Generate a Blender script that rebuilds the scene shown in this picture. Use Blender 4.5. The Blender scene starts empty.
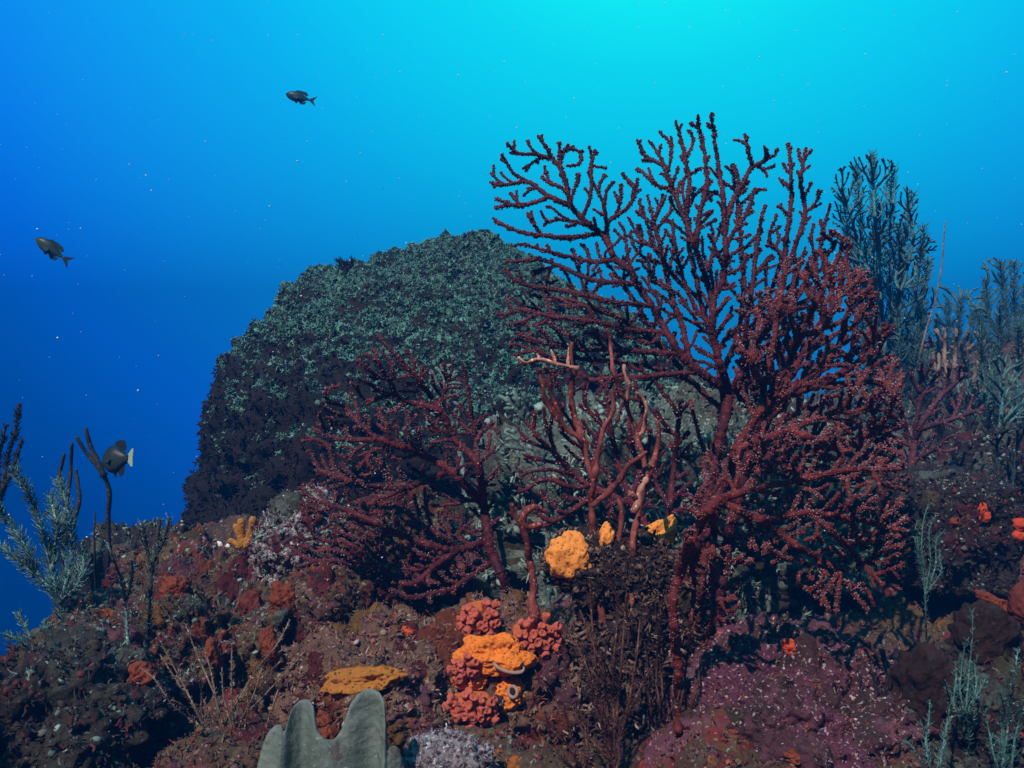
import bpy, bmesh, math, random
import numpy as np
from mathutils import Vector, Matrix

sc = bpy.context.scene
COL = sc.collection
RNG = np.random.default_rng(7)
random.seed(7)

# ------------------------------------------------------------------ camera
FPX, CX, CY = 887.0, 512.0, 384.0
cam_d = bpy.data.cameras.new("camera")
cam_d.sensor_width = 36.0
cam_d.lens = FPX * 36.0 / 1024.0
cam_d.clip_start, cam_d.clip_end = 0.02, 300.0
cam = bpy.data.objects.new("camera", cam_d)
COL.objects.link(cam)
cam.location = (0, 0, 0)
cam.rotation_euler = (math.radians(90), 0, 0)
sc.camera = cam

# ------------------------------------------------------------------ sun + water light
SUN_DIR = Vector((0.33, 0.58, -0.74)).normalized()      # direction the light travels
to_sun = -SUN_DIR
sun_el = math.asin(to_sun.z)
sun_rot = math.atan2(to_sun.x, to_sun.y)
sd = bpy.data.lights.new("sun", 'SUN')
sd.energy = 5.0
sd.angle = math.radians(0.5)
sd.color = (1.0, 0.88, 0.80)
sun = bpy.data.objects.new("sun", sd)
COL.objects.link(sun)
sun.rotation_euler = SUN_DIR.to_track_quat('-Z', 'Y').to_euler()

w = bpy.data.worlds.new("World")
sc.world = w
w.use_nodes = True
nt = w.node_tree
nt.nodes.clear()
out = nt.nodes.new('ShaderNodeOutputWorld')
bg = nt.nodes.new('ShaderNodeBackground')
bg.inputs[1].default_value = 1.0
tc = nt.nodes.new('ShaderNodeTexCoord')
nrm = nt.nodes.new('ShaderNodeVectorMath'); nrm.operation = 'NORMALIZE'
nt.links.new(tc.outputs['Generated'], nrm.inputs[0])
dot = nt.nodes.new('ShaderNodeVectorMath'); dot.operation = 'DOT_PRODUCT'
bd = Vector((0.17, 1.0, 0.66)).normalized()
dot.inputs[1].default_value = bd
nt.links.new(nrm.outputs[0], dot.inputs[0])
rmp = nt.nodes.new('ShaderNodeValToRGB')
rmp.color_ramp.interpolation = 'B_SPLINE'
STOPS = [(0.0, (0.0, 0.004, 0.03)), (0.42, (0.0, 0.006, 0.04)), (0.60, (0.0, 0.030, 0.34)), (0.735, (0.002, 0.205, 1.10)),
         (0.81, (0.006, 0.32, 1.95)), (0.90, (0.004, 0.50, 2.40)), (0.97, (0.004, 0.80, 2.05)), (1.0, (0.010, 1.08, 1.95))]
cr = rmp.color_ramp
cr.elements[0].position = STOPS[0][0]; cr.elements[0].color = (*STOPS[0][1], 1)
cr.elements[1].position = STOPS[-1][0]; cr.elements[1].color = (*STOPS[-1][1], 1)
for p, c in STOPS[1:-1]:
    e = cr.elements.new(p); e.color = (*c, 1)
nt.links.new(dot.outputs['Value'], rmp.inputs[0])
# daylight from the surface overhead, filtered to teal by the water
sky = nt.nodes.new('ShaderNodeTexSky')
sky.sky_type = 'NISHITA'
sky.sun_disc = False
sky.sun_elevation = sun_el
sky.sun_rotation = sun_rot
tint = nt.nodes.new('ShaderNodeMixRGB'); tint.blend_type = 'MULTIPLY'; tint.inputs[0].default_value = 1.0
tint.inputs[2].default_value = (0.035, 0.26, 0.215, 1)
nt.links.new(sky.outputs[0], tint.inputs[1])
sep = nt.nodes.new('ShaderNodeSeparateXYZ')
nt.links.new(nrm.outputs[0], sep.inputs[0])
mr = nt.nodes.new('ShaderNodeMapRange'); mr.interpolation_type = 'SMOOTHSTEP'
mr.inputs[1].default_value = 0.50; mr.inputs[2].default_value = 0.9
mr.inputs[3].default_value = 0.0; mr.inputs[4].default_value = 1.0
nt.links.new(sep.outputs[2], mr.inputs[0])
mx = nt.nodes.new('ShaderNodeMixRGB'); mx.blend_type = 'ADD'
nt.links.new(mr.outputs[0], mx.inputs[0])
nt.links.new(rmp.outputs[0], mx.inputs[1])
nt.links.new(tint.outputs[0], mx.inputs[2])
nt.links.new(mx.outputs[0], bg.inputs[0])
nt.links.new(bg.outputs[0], out.inputs[0])

sc.view_settings.view_transform = 'Standard'
sc.view_settings.look = 'None'
sc.view_settings.exposure = 0.15
sc.view_settings.gamma = 1.0
sc.view_settings.use_curve_mapping = False
sc.cycles.use_denoising = True
sc.cycles.max_bounces = 4
sc.cycles.volume_bounces = 0
sc.cycles.transparent_max_bounces = 8

# ------------------------------------------------------------------ helpers
def P(u, v, Y):
    return np.array([(u - CX) / FPX * Y, Y, (CY - v) / FPX * Y])

def PX(px, Y):
    return px / FPX * Y

def sstep(a, b, x):
    t = np.clip((x - a) / (b - a), 0, 1)
    return t * t * (3 - 2 * t)

def _hash(ix, iy, iz, seed):
    h = (ix * 374761393 + iy * 668265263 + iz * 2147483647 + seed * 1274126177) & 0xFFFFFFFF
    h = ((h ^ (h >> 13)) * 1274126177) & 0xFFFFFFFF
    h = ((h ^ (h >> 16)) * 2246822519) & 0xFFFFFFFF
    return ((h ^ (h >> 15)) & 0xFFFFFF) / float(0xFFFFFF)

def vnoise(p, seed=0):
    """value noise in -1..1, p is (n,3)"""
    p = np.asarray(p, float)
    i = np.floor(p).astype(np.int64); f = p - i
    f = f * f * f * (f * (f * 6 - 15) + 10)
    x, y, z = i[:, 0], i[:, 1], i[:, 2]
    r = 0
    for dx in (0, 1):
        wx = f[:, 0] if dx else 1 - f[:, 0]
        for dy in (0, 1):
            wy = f[:, 1] if dy else 1 - f[:, 1]
            for dz in (0, 1):
                wz = f[:, 2] if dz else 1 - f[:, 2]
                r = r + wx * wy * wz * _hash(x + dx, y + dy, z + dz, seed)
    return r * 2 - 1

def fbm(p, oct=4, seed=0, gain=0.5, lac=2.03):
    a, s, r = 1.0, 0.0, 0
    p = np.asarray(p, float)
    for o in range(oct):
        r = r + a * vnoise(p, seed + o * 17); s += a
        a *= gain; p = p * lac + 11.3
    return r / s

class MB:
    """collects verts, faces and a colour per vertex into one mesh"""
    def __init__(self):
        self.v, self.f, self.c, self.n = [], {}, [], 0
    def add(self, V, F, col=None):
        V = np.asarray(V, float).reshape(-1, 3)
        for fa in (F if isinstance(F, (list, tuple)) else [F]):
            fa = np.asarray(fa, np.int64)
            if fa.size:
                self.f.setdefault(fa.shape[1], []).append(fa + self.n)
        if col is None:
            col = (1, 1, 1)
        col = np.asarray(col, float)
        if col.ndim == 1:
            col = np.tile(col, (len(V), 1))
        self.v.append(V); self.c.append(col); self.n += len(V)
    def build(self, name, mat, parent=None, smooth=True, origin=None):
        V = np.concatenate(self.v); Cc = np.concatenate(self.c)
        if origin is not None:
            V = V - np.asarray(origin)
        me = bpy.data.meshes.new(name)
        me.vertices.add(len(V)); me.vertices.foreach_set('co', V.astype(np.float32).ravel())
        loops, starts, st = [], [], 0
        for k, fl in self.f.items():
            fa = np.concatenate(fl)
            loops.append(fa.ravel()); starts.append(st + np.arange(len(fa)) * k); st += fa.size
        loops = np.concatenate(loops).astype(np.int32); starts = np.concatenate(starts).astype(np.int32)
        me.loops.add(len(loops)); me.loops.foreach_set('vertex_index', loops)
        me.polygons.add(len(starts)); me.polygons.foreach_set('loop_start', starts)
        me.polygons.foreach_set('use_smooth', np.full(len(starts), smooth))
        at = me.color_attributes.new('col', 'FLOAT_COLOR', 'POINT')
        at.data.foreach_set('color', np.concatenate([Cc, np.ones((len(Cc), 1))], 1).astype(np.float32).ravel())
        me.update(calc_edges=True); me.validate()
        me.materials.append(mat)
        o = bpy.data.objects.new(name, me)
        COL.objects.link(o)
        if parent is not None:
            o.parent = parent
        if origin is not None:
            o.location = origin
        return o

def tag(o, label=None, cat=None, group=None, kind=None):
    if label: o['label'] = label
    if cat: o['category'] = cat
    if group: o['group'] = group
    if kind: o['kind'] = kind
    return o

def thing(name, label, cat, loc=(0, 0, 0), group=None):
    o = bpy.data.objects.new(name, None)
    o.empty_display_size = 0.05
    COL.objects.link(o); o.location = loc
    return tag(o, label, cat, group)

def unit(a):
    return a / np.maximum(np.linalg.norm(a, axis=-1, keepdims=True), 1e-9)

def frames(N, rng, spin=True):
    """columns x,y,z with z along N"""
    N = unit(N)
    ref = np.where(np.abs(N[:, 2:3]) < 0.9, np.array([[0, 0, 1.0]]), np.array([[1.0, 0, 0]]))
    X = unit(np.cross(ref, N)); Y = np.cross(N, X)
    if spin:
        a = rng.uniform(0, 2 * np.pi, len(N))[:, None]
        X, Y = X * np.cos(a) + Y * np.sin(a), -X * np.sin(a) + Y * np.cos(a)
    return np.stack([X, Y, N], 2)

def scatter(mb, tmpl, pos, R, scale, cols=None, tcol=None):
    TV, TF = tmpl
    n, m = len(pos), len(TV)
    if n == 0: return
    scale = np.asarray(scale, float)
    S = scale[:, None, None] if scale.ndim == 1 else scale[:, None, :]
    V = np.einsum('nij,nmj->nmi', R, TV[None] * S) + pos[:, None, :]
    c = np.ones((n, m, 3)) if cols is None else np.repeat(np.asarray(cols)[:, None, :], m, 1)
    if tcol is not None:
        c = c * tcol[None]
    off = (np.arange(n) * m)[:, None, None]
    mb.add(V.reshape(-1, 3), [(np.asarray(f)[None] + off).reshape(-1, np.asarray(f).shape[1]) for f in TF], c.reshape(-1, 3))

_ico = {}
def ico(sub):
    if sub not in _ico:
        bm = bmesh.new(); bmesh.ops.create_icosphere(bm, subdivisions=sub, radius=1)
        _ico[sub] = (np.array([v.co[:] for v in bm.verts]), np.array([[v.index for v in f.verts] for f in bm.faces]))
        bm.free()
    V, F = _ico[sub]
    return V.copy(), F

# scatter templates
def t_crumb(seed):
    V, F = ico(1)
    V = V * (1 + 0.35 * vnoise(V * 1.7 + seed * 9.1, seed))[:, None]
    return V, [F]
def t_blades(seed, nb=4, wid=0.10, spread=0.55):
    r = np.random.default_rng(seed); V, F = [], []
    for k in range(nb):
        a = r.uniform(0, 2 * np.pi); d = np.array([np.cos(a), np.sin(a), 0]); s = np.array([-d[1], d[0], 0])
        h = r.uniform(0.6, 1.0); b = d * r.uniform(0, 0.15); n0 = len(V)
        for j, (t, ww) in enumerate(((0, 1), (0.45, 1.0), (0.8, 0.7), (1, 0.25))):
            c = b + np.array([0, 0, h * t]) + d * spread * t * t * h
            V += [c - s * wid * ww * .5, c + s * wid * ww * .5]
        for j in range(3):
            q = n0 + 2 * j; F.append([q, q + 1, q + 3, q + 2])
    return np.array(V), [np.array(F)]
def t_frond(seed):
    """short forked fleshy finger"""
    r = np.random.default_rng(seed); mb = MB()
    def fin(a, b, r0, r1):
        V, F = tube(np.linspace(a, b, 3), np.linspace(r0, r1, 3), 5); mb.add(V, F)
    o = np.zeros(3); a = np.array([r.uniform(-.15, .15), r.uniform(-.15, .15), .5]); fin(o, a, .13, .12)
    for k in range(3):
        an = r.uniform(0, 6.28) + k * 2.1
        fin(a, a + np.array([np.cos(an) * .38, np.sin(an) * .38, r.uniform(.15, .5)]), .12, .08)
    return np.concatenate(mb.v), [np.concatenate(x) for x in mb.f.values()]
def t_leaf(seed):
    """curled leaf-like plate"""
    r = np.random.default_rng(seed)
    nu, nv = 4, 3
    V = []
    for i in range(nu):
        for j in range(nv):
            x = (j / (nv - 1) - .5) * (1.0 - 0.35 * abs(i / (nu - 1) - .5) * 2)
            z = i / (nu - 1)
            V.append([x, .35 * z * z + .5 * x * x + r.uniform(-.08, .08), z * .8 + r.uniform(-.08, .08)])
    F = [[i * nv + j, i * nv + j + 1, (i + 1) * nv + j + 1, (i + 1) * nv + j] for i in range(nu - 1) for j in range(nv - 1)]
    return np.array(V), [np.array(F)]

def tube(pts, rad, k=7, cap=True):
    pts = np.asarray(pts, float); rad = np.asarray(rad, float)
    if cap:
        d = unit((pts[-1] - pts[-2])[None])[0]
        pts = np.concatenate([pts, [pts[-1] + d * rad[-1] * .7, pts[-1] + d * rad[-1] * .98]])
        rad = np.concatenate([rad, [rad[-1] * .72, rad[-1] * .15]])
        d0 = unit((pts[0] - pts[1])[None])[0]
        pts = np.concatenate([[pts[0] + d0 * rad[0] * .4], pts]); rad = np.concatenate([[rad[0] * .1], rad])
    n = len(pts)
    T = np.gradient(pts, axis=0); T = unit(T)
    ref = np.array([0, 1.0, 0]) if abs(T[0][1]) < .9 else np.array([1.0, 0, 0])
    x = unit(np.cross(T[0], ref)[None])[0]
    X = np.zeros((n, 3))
    for i in range(n):
        x = x - T[i] * np.dot(x, T[i]); x = x / max(np.linalg.norm(x), 1e-9); X[i] = x
    Yv = np.cross(T, X)
    a = np.arange(k) / k * 2 * np.pi
    V = pts[:, None] + rad[:, None, None] * (np.cos(a)[None, :, None] * X[:, None] + np.sin(a)[None, :, None] * Yv[:, None])
    i = np.arange(n - 1)[:, None] * k; j = np.arange(k)[None]; j2 = (j + 1) % k
    F = np.stack([i + j, i + j2, i + k + j2, i + k + j], -1).reshape(-1, 4)
    return V.reshape(-1, 3), [F]

def sample(V, F, n, rng):
    A, B, C = V[F[:, 0]], V[F[:, 1]], V[F[:, 2]]
    N = np.cross(B - A, C - A); ar = np.linalg.norm(N, axis=1)
    k = rng.choice(len(F), n, p=ar / ar.sum())
    u, v = rng.random(n), rng.random(n); m = u + v > 1; u[m], v[m] = 1 - u[m], 1 - v[m]
    return A[k] + (B - A)[k] * u[:, None] + (C - A)[k] * v[:, None], unit(N[k])

# ------------------------------------------------------------------ materials
class NT:
    def __init__(self, name):
        self.m = bpy.data.materials.new(name); self.m.use_nodes = True
        self.t = self.m.node_tree; self.b = self.t.nodes['Principled BSDF']
        self.b.inputs['Specular IOR Level'].default_value = 0.15
        self.b.inputs['Roughness'].default_value = 0.75
    def n(self, typ, **kw):
        x = self.t.nodes.new(typ)
        for k, v in kw.items(): setattr(x, k, v)
        return x
    def l(self, a, b): self.t.links.new(a, b)
    def coord(self, kind='Object'):
        if not hasattr(self, '_c'): self._c = self.n('ShaderNodeTexCoord')
        return self._c.outputs[kind]
    def noise(self, scale, detail=5, rough=.6, off=0):
        mp = self.n('ShaderNodeMapping'); mp.inputs['Location'].default_value = (off, off * 1.7, off * .6)
        self.l(self.coord(), mp.inputs[0])
        x = self.n('ShaderNodeTexNoise'); x.inputs['Scale'].default_value = scale
        x.inputs['Detail'].default_value = detail; x.inputs['Roughness'].default_value = rough
        self.l(mp.outputs[0], x.inputs['Vector']); return x.outputs['Fac']
    def vor(self, scale, feature='F1'):
        x = self.n('ShaderNodeTexVoronoi', feature=feature); x.inputs['Scale'].default_value = scale
        self.l(self.coord(), x.inputs['Vector']); return x.outputs['Distance']
    def step(self, val, a, b, lo=0., hi=1.):
        x = self.n('ShaderNodeMapRange'); x.interpolation_type = 'SMOOTHSTEP'
        for i, q in enumerate((a, b, lo, hi)): x.inputs[i + 1].default_value = q
        self.l(val, x.inputs[0]); return x.outputs[0]
    def mix(self, fac, a, b, mode='MIX'):
        x = self.n('ShaderNodeMixRGB', blend_type=mode)
        for i, q in enumerate((fac, a, b)):
            if isinstance(q, (int, float)): x.inputs[i].default_value = q
            elif isinstance(q, tuple): x.inputs[i].default_value = (*q, 1)
            else: self.l(q, x.inputs[i])
        return x.outputs[0]
    def attr(self):
        x = self.n('ShaderNodeAttribute', attribute_name='col'); return x.outputs['Color']
    def bump(self, h, dist=.004, strength=1.0):
        x = self.n('ShaderNodeBump'); x.inputs['Distance'].default_value = dist; x.inputs['Strength'].default_value = strength
        if hasattr(self, '_bp'): self.l(self._bp, x.inputs['Normal'])
        self.l(h, x.inputs['Height']); self._bp = x.outputs[0]; self.l(x.outputs[0], self.b.inputs['Normal'])
    def done(self, col):
        if isinstance(col, tuple): self.b.inputs['Base Color'].default_value = (*col, 1)
        else: self.l(col, self.b.inputs['Base Color'])
        return self.m

def mat_rock(name, base, layers, speck=(.38, .30, .32), speck_amt=.62, bump=1.0):
    t = NT(name)
    c = t.mix(t.noise(30, 6, .7), tuple(x * .35 for x in base), tuple(x * 1.6 for x in base))
    for i, (col, sc_, lo, hi) in enumerate(layers):
        f = t.step(t.noise(sc_, 6, .66, off=3.7 * i + 1), lo, hi)
        c2 = t.mix(t.noise(90, 3, .6, off=i), tuple(x * .5 for x in col), tuple(x * 1.5 for x in col))
        c = t.mix(f, c, c2)
    f = t.step(t.noise(160, 2, .5, off=9), speck_amt, speck_amt + .1)
    c = t.mix(f, c, speck)
    t.bump(t.noise(45, 8, .7), .012, .8 * bump)
    t.bump(t.noise(170, 6, .7, off=2), .006, .9 * bump)
    t.bump(t.vor(120), .004, .6 * bump)
    return t.done(c)

M = {}
M['rock'] = mat_rock('reef rock', (.095, .048, .032), [((.11, .075, .038), 7, .50, .60), ((.17, .028, .024), 11, .54, .61),
        ((.15, .05, .075), 9, .56, .64), ((.12, .13, .10), 14, .60, .68), ((.36, .10, .014), 12, .61, .66)])
M['rock_warm_lit'] = mat_rock('warm lit reef rock', (.15, .075, .055), [((.19, .11, .075), 8, .48, .60), ((.22, .05, .04), 12, .56, .64),
        ((.19, .09, .10), 10, .56, .64), ((.10, .085, .05), 14, .60, .68), ((.40, .12, .02), 15, .65, .70)], speck=(.42, .33, .32), speck_amt=.63)  # reef rock with colours raised to paint in the warm central light
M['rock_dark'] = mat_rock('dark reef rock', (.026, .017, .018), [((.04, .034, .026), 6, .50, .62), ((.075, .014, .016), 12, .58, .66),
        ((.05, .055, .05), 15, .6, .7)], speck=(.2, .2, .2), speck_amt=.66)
M['rock_pink'] = mat_rock('pink coralline rock', (.060, .026, .028), [((.12, .034, .06), 8, .48, .60), ((.15, .065, .09), 15, .54, .64), ((.05, .03, .02), 9, .52, .60),
        ((.26, .05, .03), 13, .62, .68), ((.17, .12, .04), 19, .65, .7)], speck=(.5, .4, .42), speck_amt=.6)
M['rock_pale'] = mat_rock('pale crusted rock', (.22, .19, .20), [((.30, .26, .29), 9, .45, .6), ((.13, .06, .08), 12, .55, .65),
        ((.09, .09, .06), 10, .58, .68)], speck=(.6, .55, .55), speck_amt=.57)
M['rock_teal'] = mat_rock('turf covered rock', (.085, .11, .09), [((.15, .18, .15), 9, .48, .6), ((.06, .035, .03), 8, .55, .65),
        ((.10, .03, .035), 13, .6, .68)], speck=(.35, .4, .36), speck_amt=.62)
M['boulder'] = mat_rock('boulder rock', (.012, .008, .007), [((.02, .013, .012), 5, .5, .6), ((.03, .032, .028), 11, .64, .72)], speck=(.06, .06, .06), speck_amt=.68)  # near black base holds the shade of the boulder's flank

t = NT('growth'); c = t.mix(1.0, t.attr(), t.mix(t.noise(140, 4, .7), (.45, .45, .45), (1.6, 1.6, 1.6)), 'MULTIPLY')
t.bump(t.noise(260, 3), .002, .6); M['growth'] = t.done(c)

def mat_fan(name, lo, hi):
    t = NT(name)
    c = t.mix(t.step(t.noise(28, 5, .65), .35, .68), lo, hi)
    c = t.mix(t.step(t.noise(210, 2, .5, off=5), .60, .68), c, tuple(x * 2.0 + .015 for x in hi))
    c = t.mix(1.0, c, t.attr(), 'MULTIPLY')
    t.b.inputs['Roughness'].default_value = .65
    t.bump(t.noise(320, 3), .0018, .7)
    return t.done(c)
M['fan'] = mat_fan('red gorgonian skin', (.040, .006, .011), (.098, .013, .016))
M['fan_bright'] = mat_fan('warm red gorgonian skin', (.055, .008, .009), (.14, .020, .016))
M['bare'] = mat_fan('bare branch skin', (.09, .018, .016), (.24, .06, .045))
M['bone'] = mat_fan('pale bare branch', (.24, .08, .06), (.50, .25, .19))
M['hazy'] = mat_fan('dull purple gorgonian skin', (.05, .014, .022), (.10, .03, .04))
M['plume'] = mat_fan('grey green plume skin', (.035, .085, .08), (.075, .15, .14))
M['plume_dark'] = mat_fan('dark plume skin', (.014, .014, .014), (.034, .030, .026))
M['plume_pale'] = mat_fan('pale plume skin', (.06, .095, .09), (.13, .185, .17))
M['plume_teal'] = mat_fan('teal plume skin', (.06, .12, .12), (.13, .235, .225))
M['plume_tan'] = mat_fan('tan plume skin', (.11, .07, .05), (.22, .15, .115))

def mat_sponge(name, lo, hi, pore=None, pscale=95, bump=.004):
    t = NT(name)
    c = t.mix(t.noise(24, 5, .65), lo, hi)
    v = t.vor(pscale)
    if pore:
        c = t.mix(t.step(v, .16, .27), pore, c)
    c = t.mix(1.0, c, t.attr(), 'MULTIPLY')
    t.bump(v, bump, .7); t.bump(t.noise(130, 5), bump * .5, .6)
    t.b.inputs['Subsurface Weight'].default_value = .0
    return t.done(c)
M['orange'] = mat_sponge('orange sponge', (.55, .17, .03), (.80, .28, .06), (.20, .05, .012), 170, .0015)
M['orange_plain'] = mat_sponge('lumpy orange sponge', (.50, .11, .015), (.80, .21, .025), (.30, .07, .012), 170)
M['ochre'] = mat_sponge('ochre sponge', (.22, .07, .012), (.40, .15, .02), (.08, .03, .008), 120)
M['rust'] = mat_sponge('rust sponge', (.085, .018, .012), (.22, .045, .014), (.05, .012, .006), 150)
M['cup'] = mat_sponge('coral red cup flesh', (.58, .10, .07), (.82, .20, .13), None, 210, .0018)
M['cup_base'] = mat_sponge('cup coral base', (.30, .05, .02), (.50, .14, .03), None, 120, .004)
M['scarlet'] = mat_sponge('scarlet sponge', (.34, .034, .012), (.58, .075, .022), None, 120)
M['grey_lip'] = mat_sponge('grey sponge lip', (.24, .13, .10), (.36, .25, .22), (.03, .02, .02), 60)
M['brown'] = mat_rock('brown ball sponge', (.028, .012, .009), [((.045, .02, .014), 14, .5, .6), ((.03, .03, .024), 20, .58, .66)], speck=(.14, .1, .09), speck_amt=.68)
M['redbrown'] = mat_sponge('red brown tube sponge', (.07, .014, .010), (.13, .026, .016), None, 120)
M['leaf_sponge'] = mat_rock('grey green leaf sponge', (.10, .125, .11), [((.14, .165, .15), 14, .45, .62), ((.085, .07, .06), 30, .58, .66), ((.15, .085, .075), 20, .64, .70)], speck=(.24, .25, .22), speck_amt=.66, bump=.4)
M['fire'] = mat_sponge('mustard fire coral', (.26, .10, .02), (.40, .17, .035), None, 200, .002)
M['white_tip'] = mat_sponge('white coral tip', (.55, .48, .45), (.7, .62, .6), None, 200, .002)
M['weed'] = mat_fan('brown weed skin', (.040, .014, .012), (.10, .042, .032))
t = NT('fish skin'); c = t.mix(1.0, t.attr(), t.mix(t.vor(260), (.7, .7, .7), (1.25, 1.25, 1.25)), 'MULTIPLY')
t.b.inputs['Roughness'].default_value = .4; M['fish'] = t.done(c)
t = NT('fish fin'); M['fin'] = t.done(t.mix(1.0, t.attr(), t.mix(t.noise(160), (.7, .7, .7), (1.3, 1.3, 1.3)), 'MULTIPLY'))
t = NT('fish eye'); t.b.inputs['Roughness'].default_value = .15; M['eye'] = t.done((.01, .01, .012))
t = NT('drifting specks'); M['snow'] = t.done(t.mix(t.noise(3), (.4, .5, .55), (.7, .75, .75)))

M['c_rust'] = mat_rock('rust crust', (0.12, 0.028, 0.014), [((0.2, 0.05, 0.016), 22, .50, .60), ((0.05, 0.02, 0.015), 30, .58, .66)], speck=(0.25, 0.12, 0.07), speck_amt=.66)
M['c_ochre'] = mat_rock('ochre crust', (0.14, 0.065, 0.018), [((0.2, 0.09, 0.022), 22, .50, .60), ((0.06, 0.035, 0.018), 30, .58, .66)], speck=(0.26, 0.18, 0.1), speck_amt=.66)
M['c_wine'] = mat_rock('wine crust', (0.075, 0.012, 0.013), [((0.11, 0.018, 0.02), 22, .50, .60), ((0.035, 0.018, 0.016), 30, .58, .66)], speck=(0.22, 0.09, 0.09), speck_amt=.66)
M['c_pink'] = mat_rock('pink coralline crust', (0.10, 0.036, 0.048), [((0.15, 0.055, 0.07), 22, .50, .60), ((0.06, 0.025, 0.03), 30, .58, .66)], speck=(0.34, 0.22, 0.25), speck_amt=.66)
M['c_grey'] = mat_rock('grey green crust', (0.055, 0.06, 0.05), [((0.09, 0.105, 0.085), 22, .50, .60), ((0.045, 0.03, 0.026), 30, .58, .66)], speck=(0.22, 0.23, 0.2), speck_amt=.66)
M['c_olive'] = mat_rock('olive brown crust', (0.045, 0.034, 0.017), [((0.065, 0.05, 0.026), 22, .50, .60), ((0.06, 0.022, 0.018), 30, .58, .66)], speck=(0.16, 0.13, 0.1), speck_amt=.66)

# ------------------------------------------------------------------ haze (the water itself)
HZ = dict(density=0.06, color=(0.0, 0.115, 0.38))
hm = bpy.data.materials.new('water haze'); hm.use_nodes = True
ht = hm.node_tree; ht.nodes.clear()
ho = ht.nodes.new('ShaderNodeOutputMaterial'); hv = ht.nodes.new('ShaderNodeVolumePrincipled')
hv.inputs['Color'].default_value = (*HZ['color'], 1); hv.inputs['Density'].default_value = HZ['density']
hv.inputs['Anisotropy'].default_value = 0.0
ht.links.new(hv.outputs[0], ho.inputs['Volume'])
bm = bmesh.new(); bmesh.ops.create_cube(bm, size=1)
me = bpy.data.meshes.new('haze')
x0, x1, y0, y1, z0, z1 = -15, 15, -9, 18, -12.5, 1.9
for v in bm.verts:
    v.co = (x0 + (v.co.x + .5) * (x1 - x0), y0 + (v.co.y + .5) * (y1 - y0), z0 + (v.co.z + .5) * (z1 - z0))
bm.to_mesh(me); bm.free()
hz = bpy.data.objects.new('haze', me); COL.objects.link(hz); me.materials.append(hm)
tag(hz, 'blue sea water filling the whole view', None, None, 'stuff')

# ------------------------------------------------------------------ seabed
def terrain(x, y):
    x = np.asarray(x, float); y = np.asarray(y, float)
    p = np.stack([x, y, np.zeros_like(x)], -1).reshape(-1, 3)
    near = np.exp(-((x / 4) ** 2 + ((y - 2) / 5) ** 2)).reshape(-1)
    n = fbm(p * 2.6, 5, 3, .55) * .12 + fbm(p * 8, 5, 9, .62) * .085 - np.abs(fbm(p * 12, 3, 21)) * .04 + fbm(p * 40, 2, 22) * .010
    n = n * (0.35 + .65 * near) + fbm(p * .25, 3, 5) * .6 * (1 - near)
    n = n.reshape(x.shape)
    h = -0.47 + 0.0 * x
    h = h + sstep(.55, 1.25, x) * sstep(1.35, 2.5, y) * .22 + sstep(1.2, 2.6, x) * sstep(2.6, 4.2, y) * .46
    h = h - sstep(1.8, 2.4, y) * sstep(.9, -.3, x) * .50
    wob = fbm(p * .6, 3, 31).reshape(x.shape) * .5
    # unseen ledge added out of frame at near left, to shade the lower corner
    h = h + .80 * np.exp(-(((x + .98) / .25) ** 2 + ((y - .52) / .26) ** 2) ** 2)
    h = h - .05 * sstep(1.40, 1.15, y)
    h = h - .10 * sstep(-.15, -.5, x) * sstep(1.45, 1.75, y)
    d = np.maximum(sstep(-.70, -3.6, x + .25 * wob), sstep(4.6, 9.5, y + wob - .25 * x))
    d = np.maximum(d, sstep(-2.5, -9, y))
    d = np.maximum(d, sstep(4.5, 11, x + wob))
    return h + n - d * 9.8

def geo(a, lim, n):
    return a * (lim / a) ** (np.arange(1, n + 1) / n)
xs = np.concatenate([-(geo(1.3, 14.5, 45)[::-1]), np.linspace(-1.3, 1.5, 250), geo(1.5, 14.5, 45)])
ys = np.concatenate([.6 - geo(.1, 9, 30)[::-1], np.linspace(.6, 2.8, 210), 2.8 + geo(.02, 14.5, 80)])
Xg, Yg = np.meshgrid(xs, ys)
Zg = terrain(Xg, Yg)
nx, ny = len(xs), len(ys)
i = (np.arange(ny - 1)[:, None] * nx + np.arange(nx - 1)[None]).reshape(-1)
mb = MB(); mb.add(np.stack([Xg, Yg, Zg], -1), np.stack([i, i + 1, i + nx + 1, i + nx], 1))
seabed = tag(mb.build('seabed', M['rock']), None, None, None, 'structure')

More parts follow.
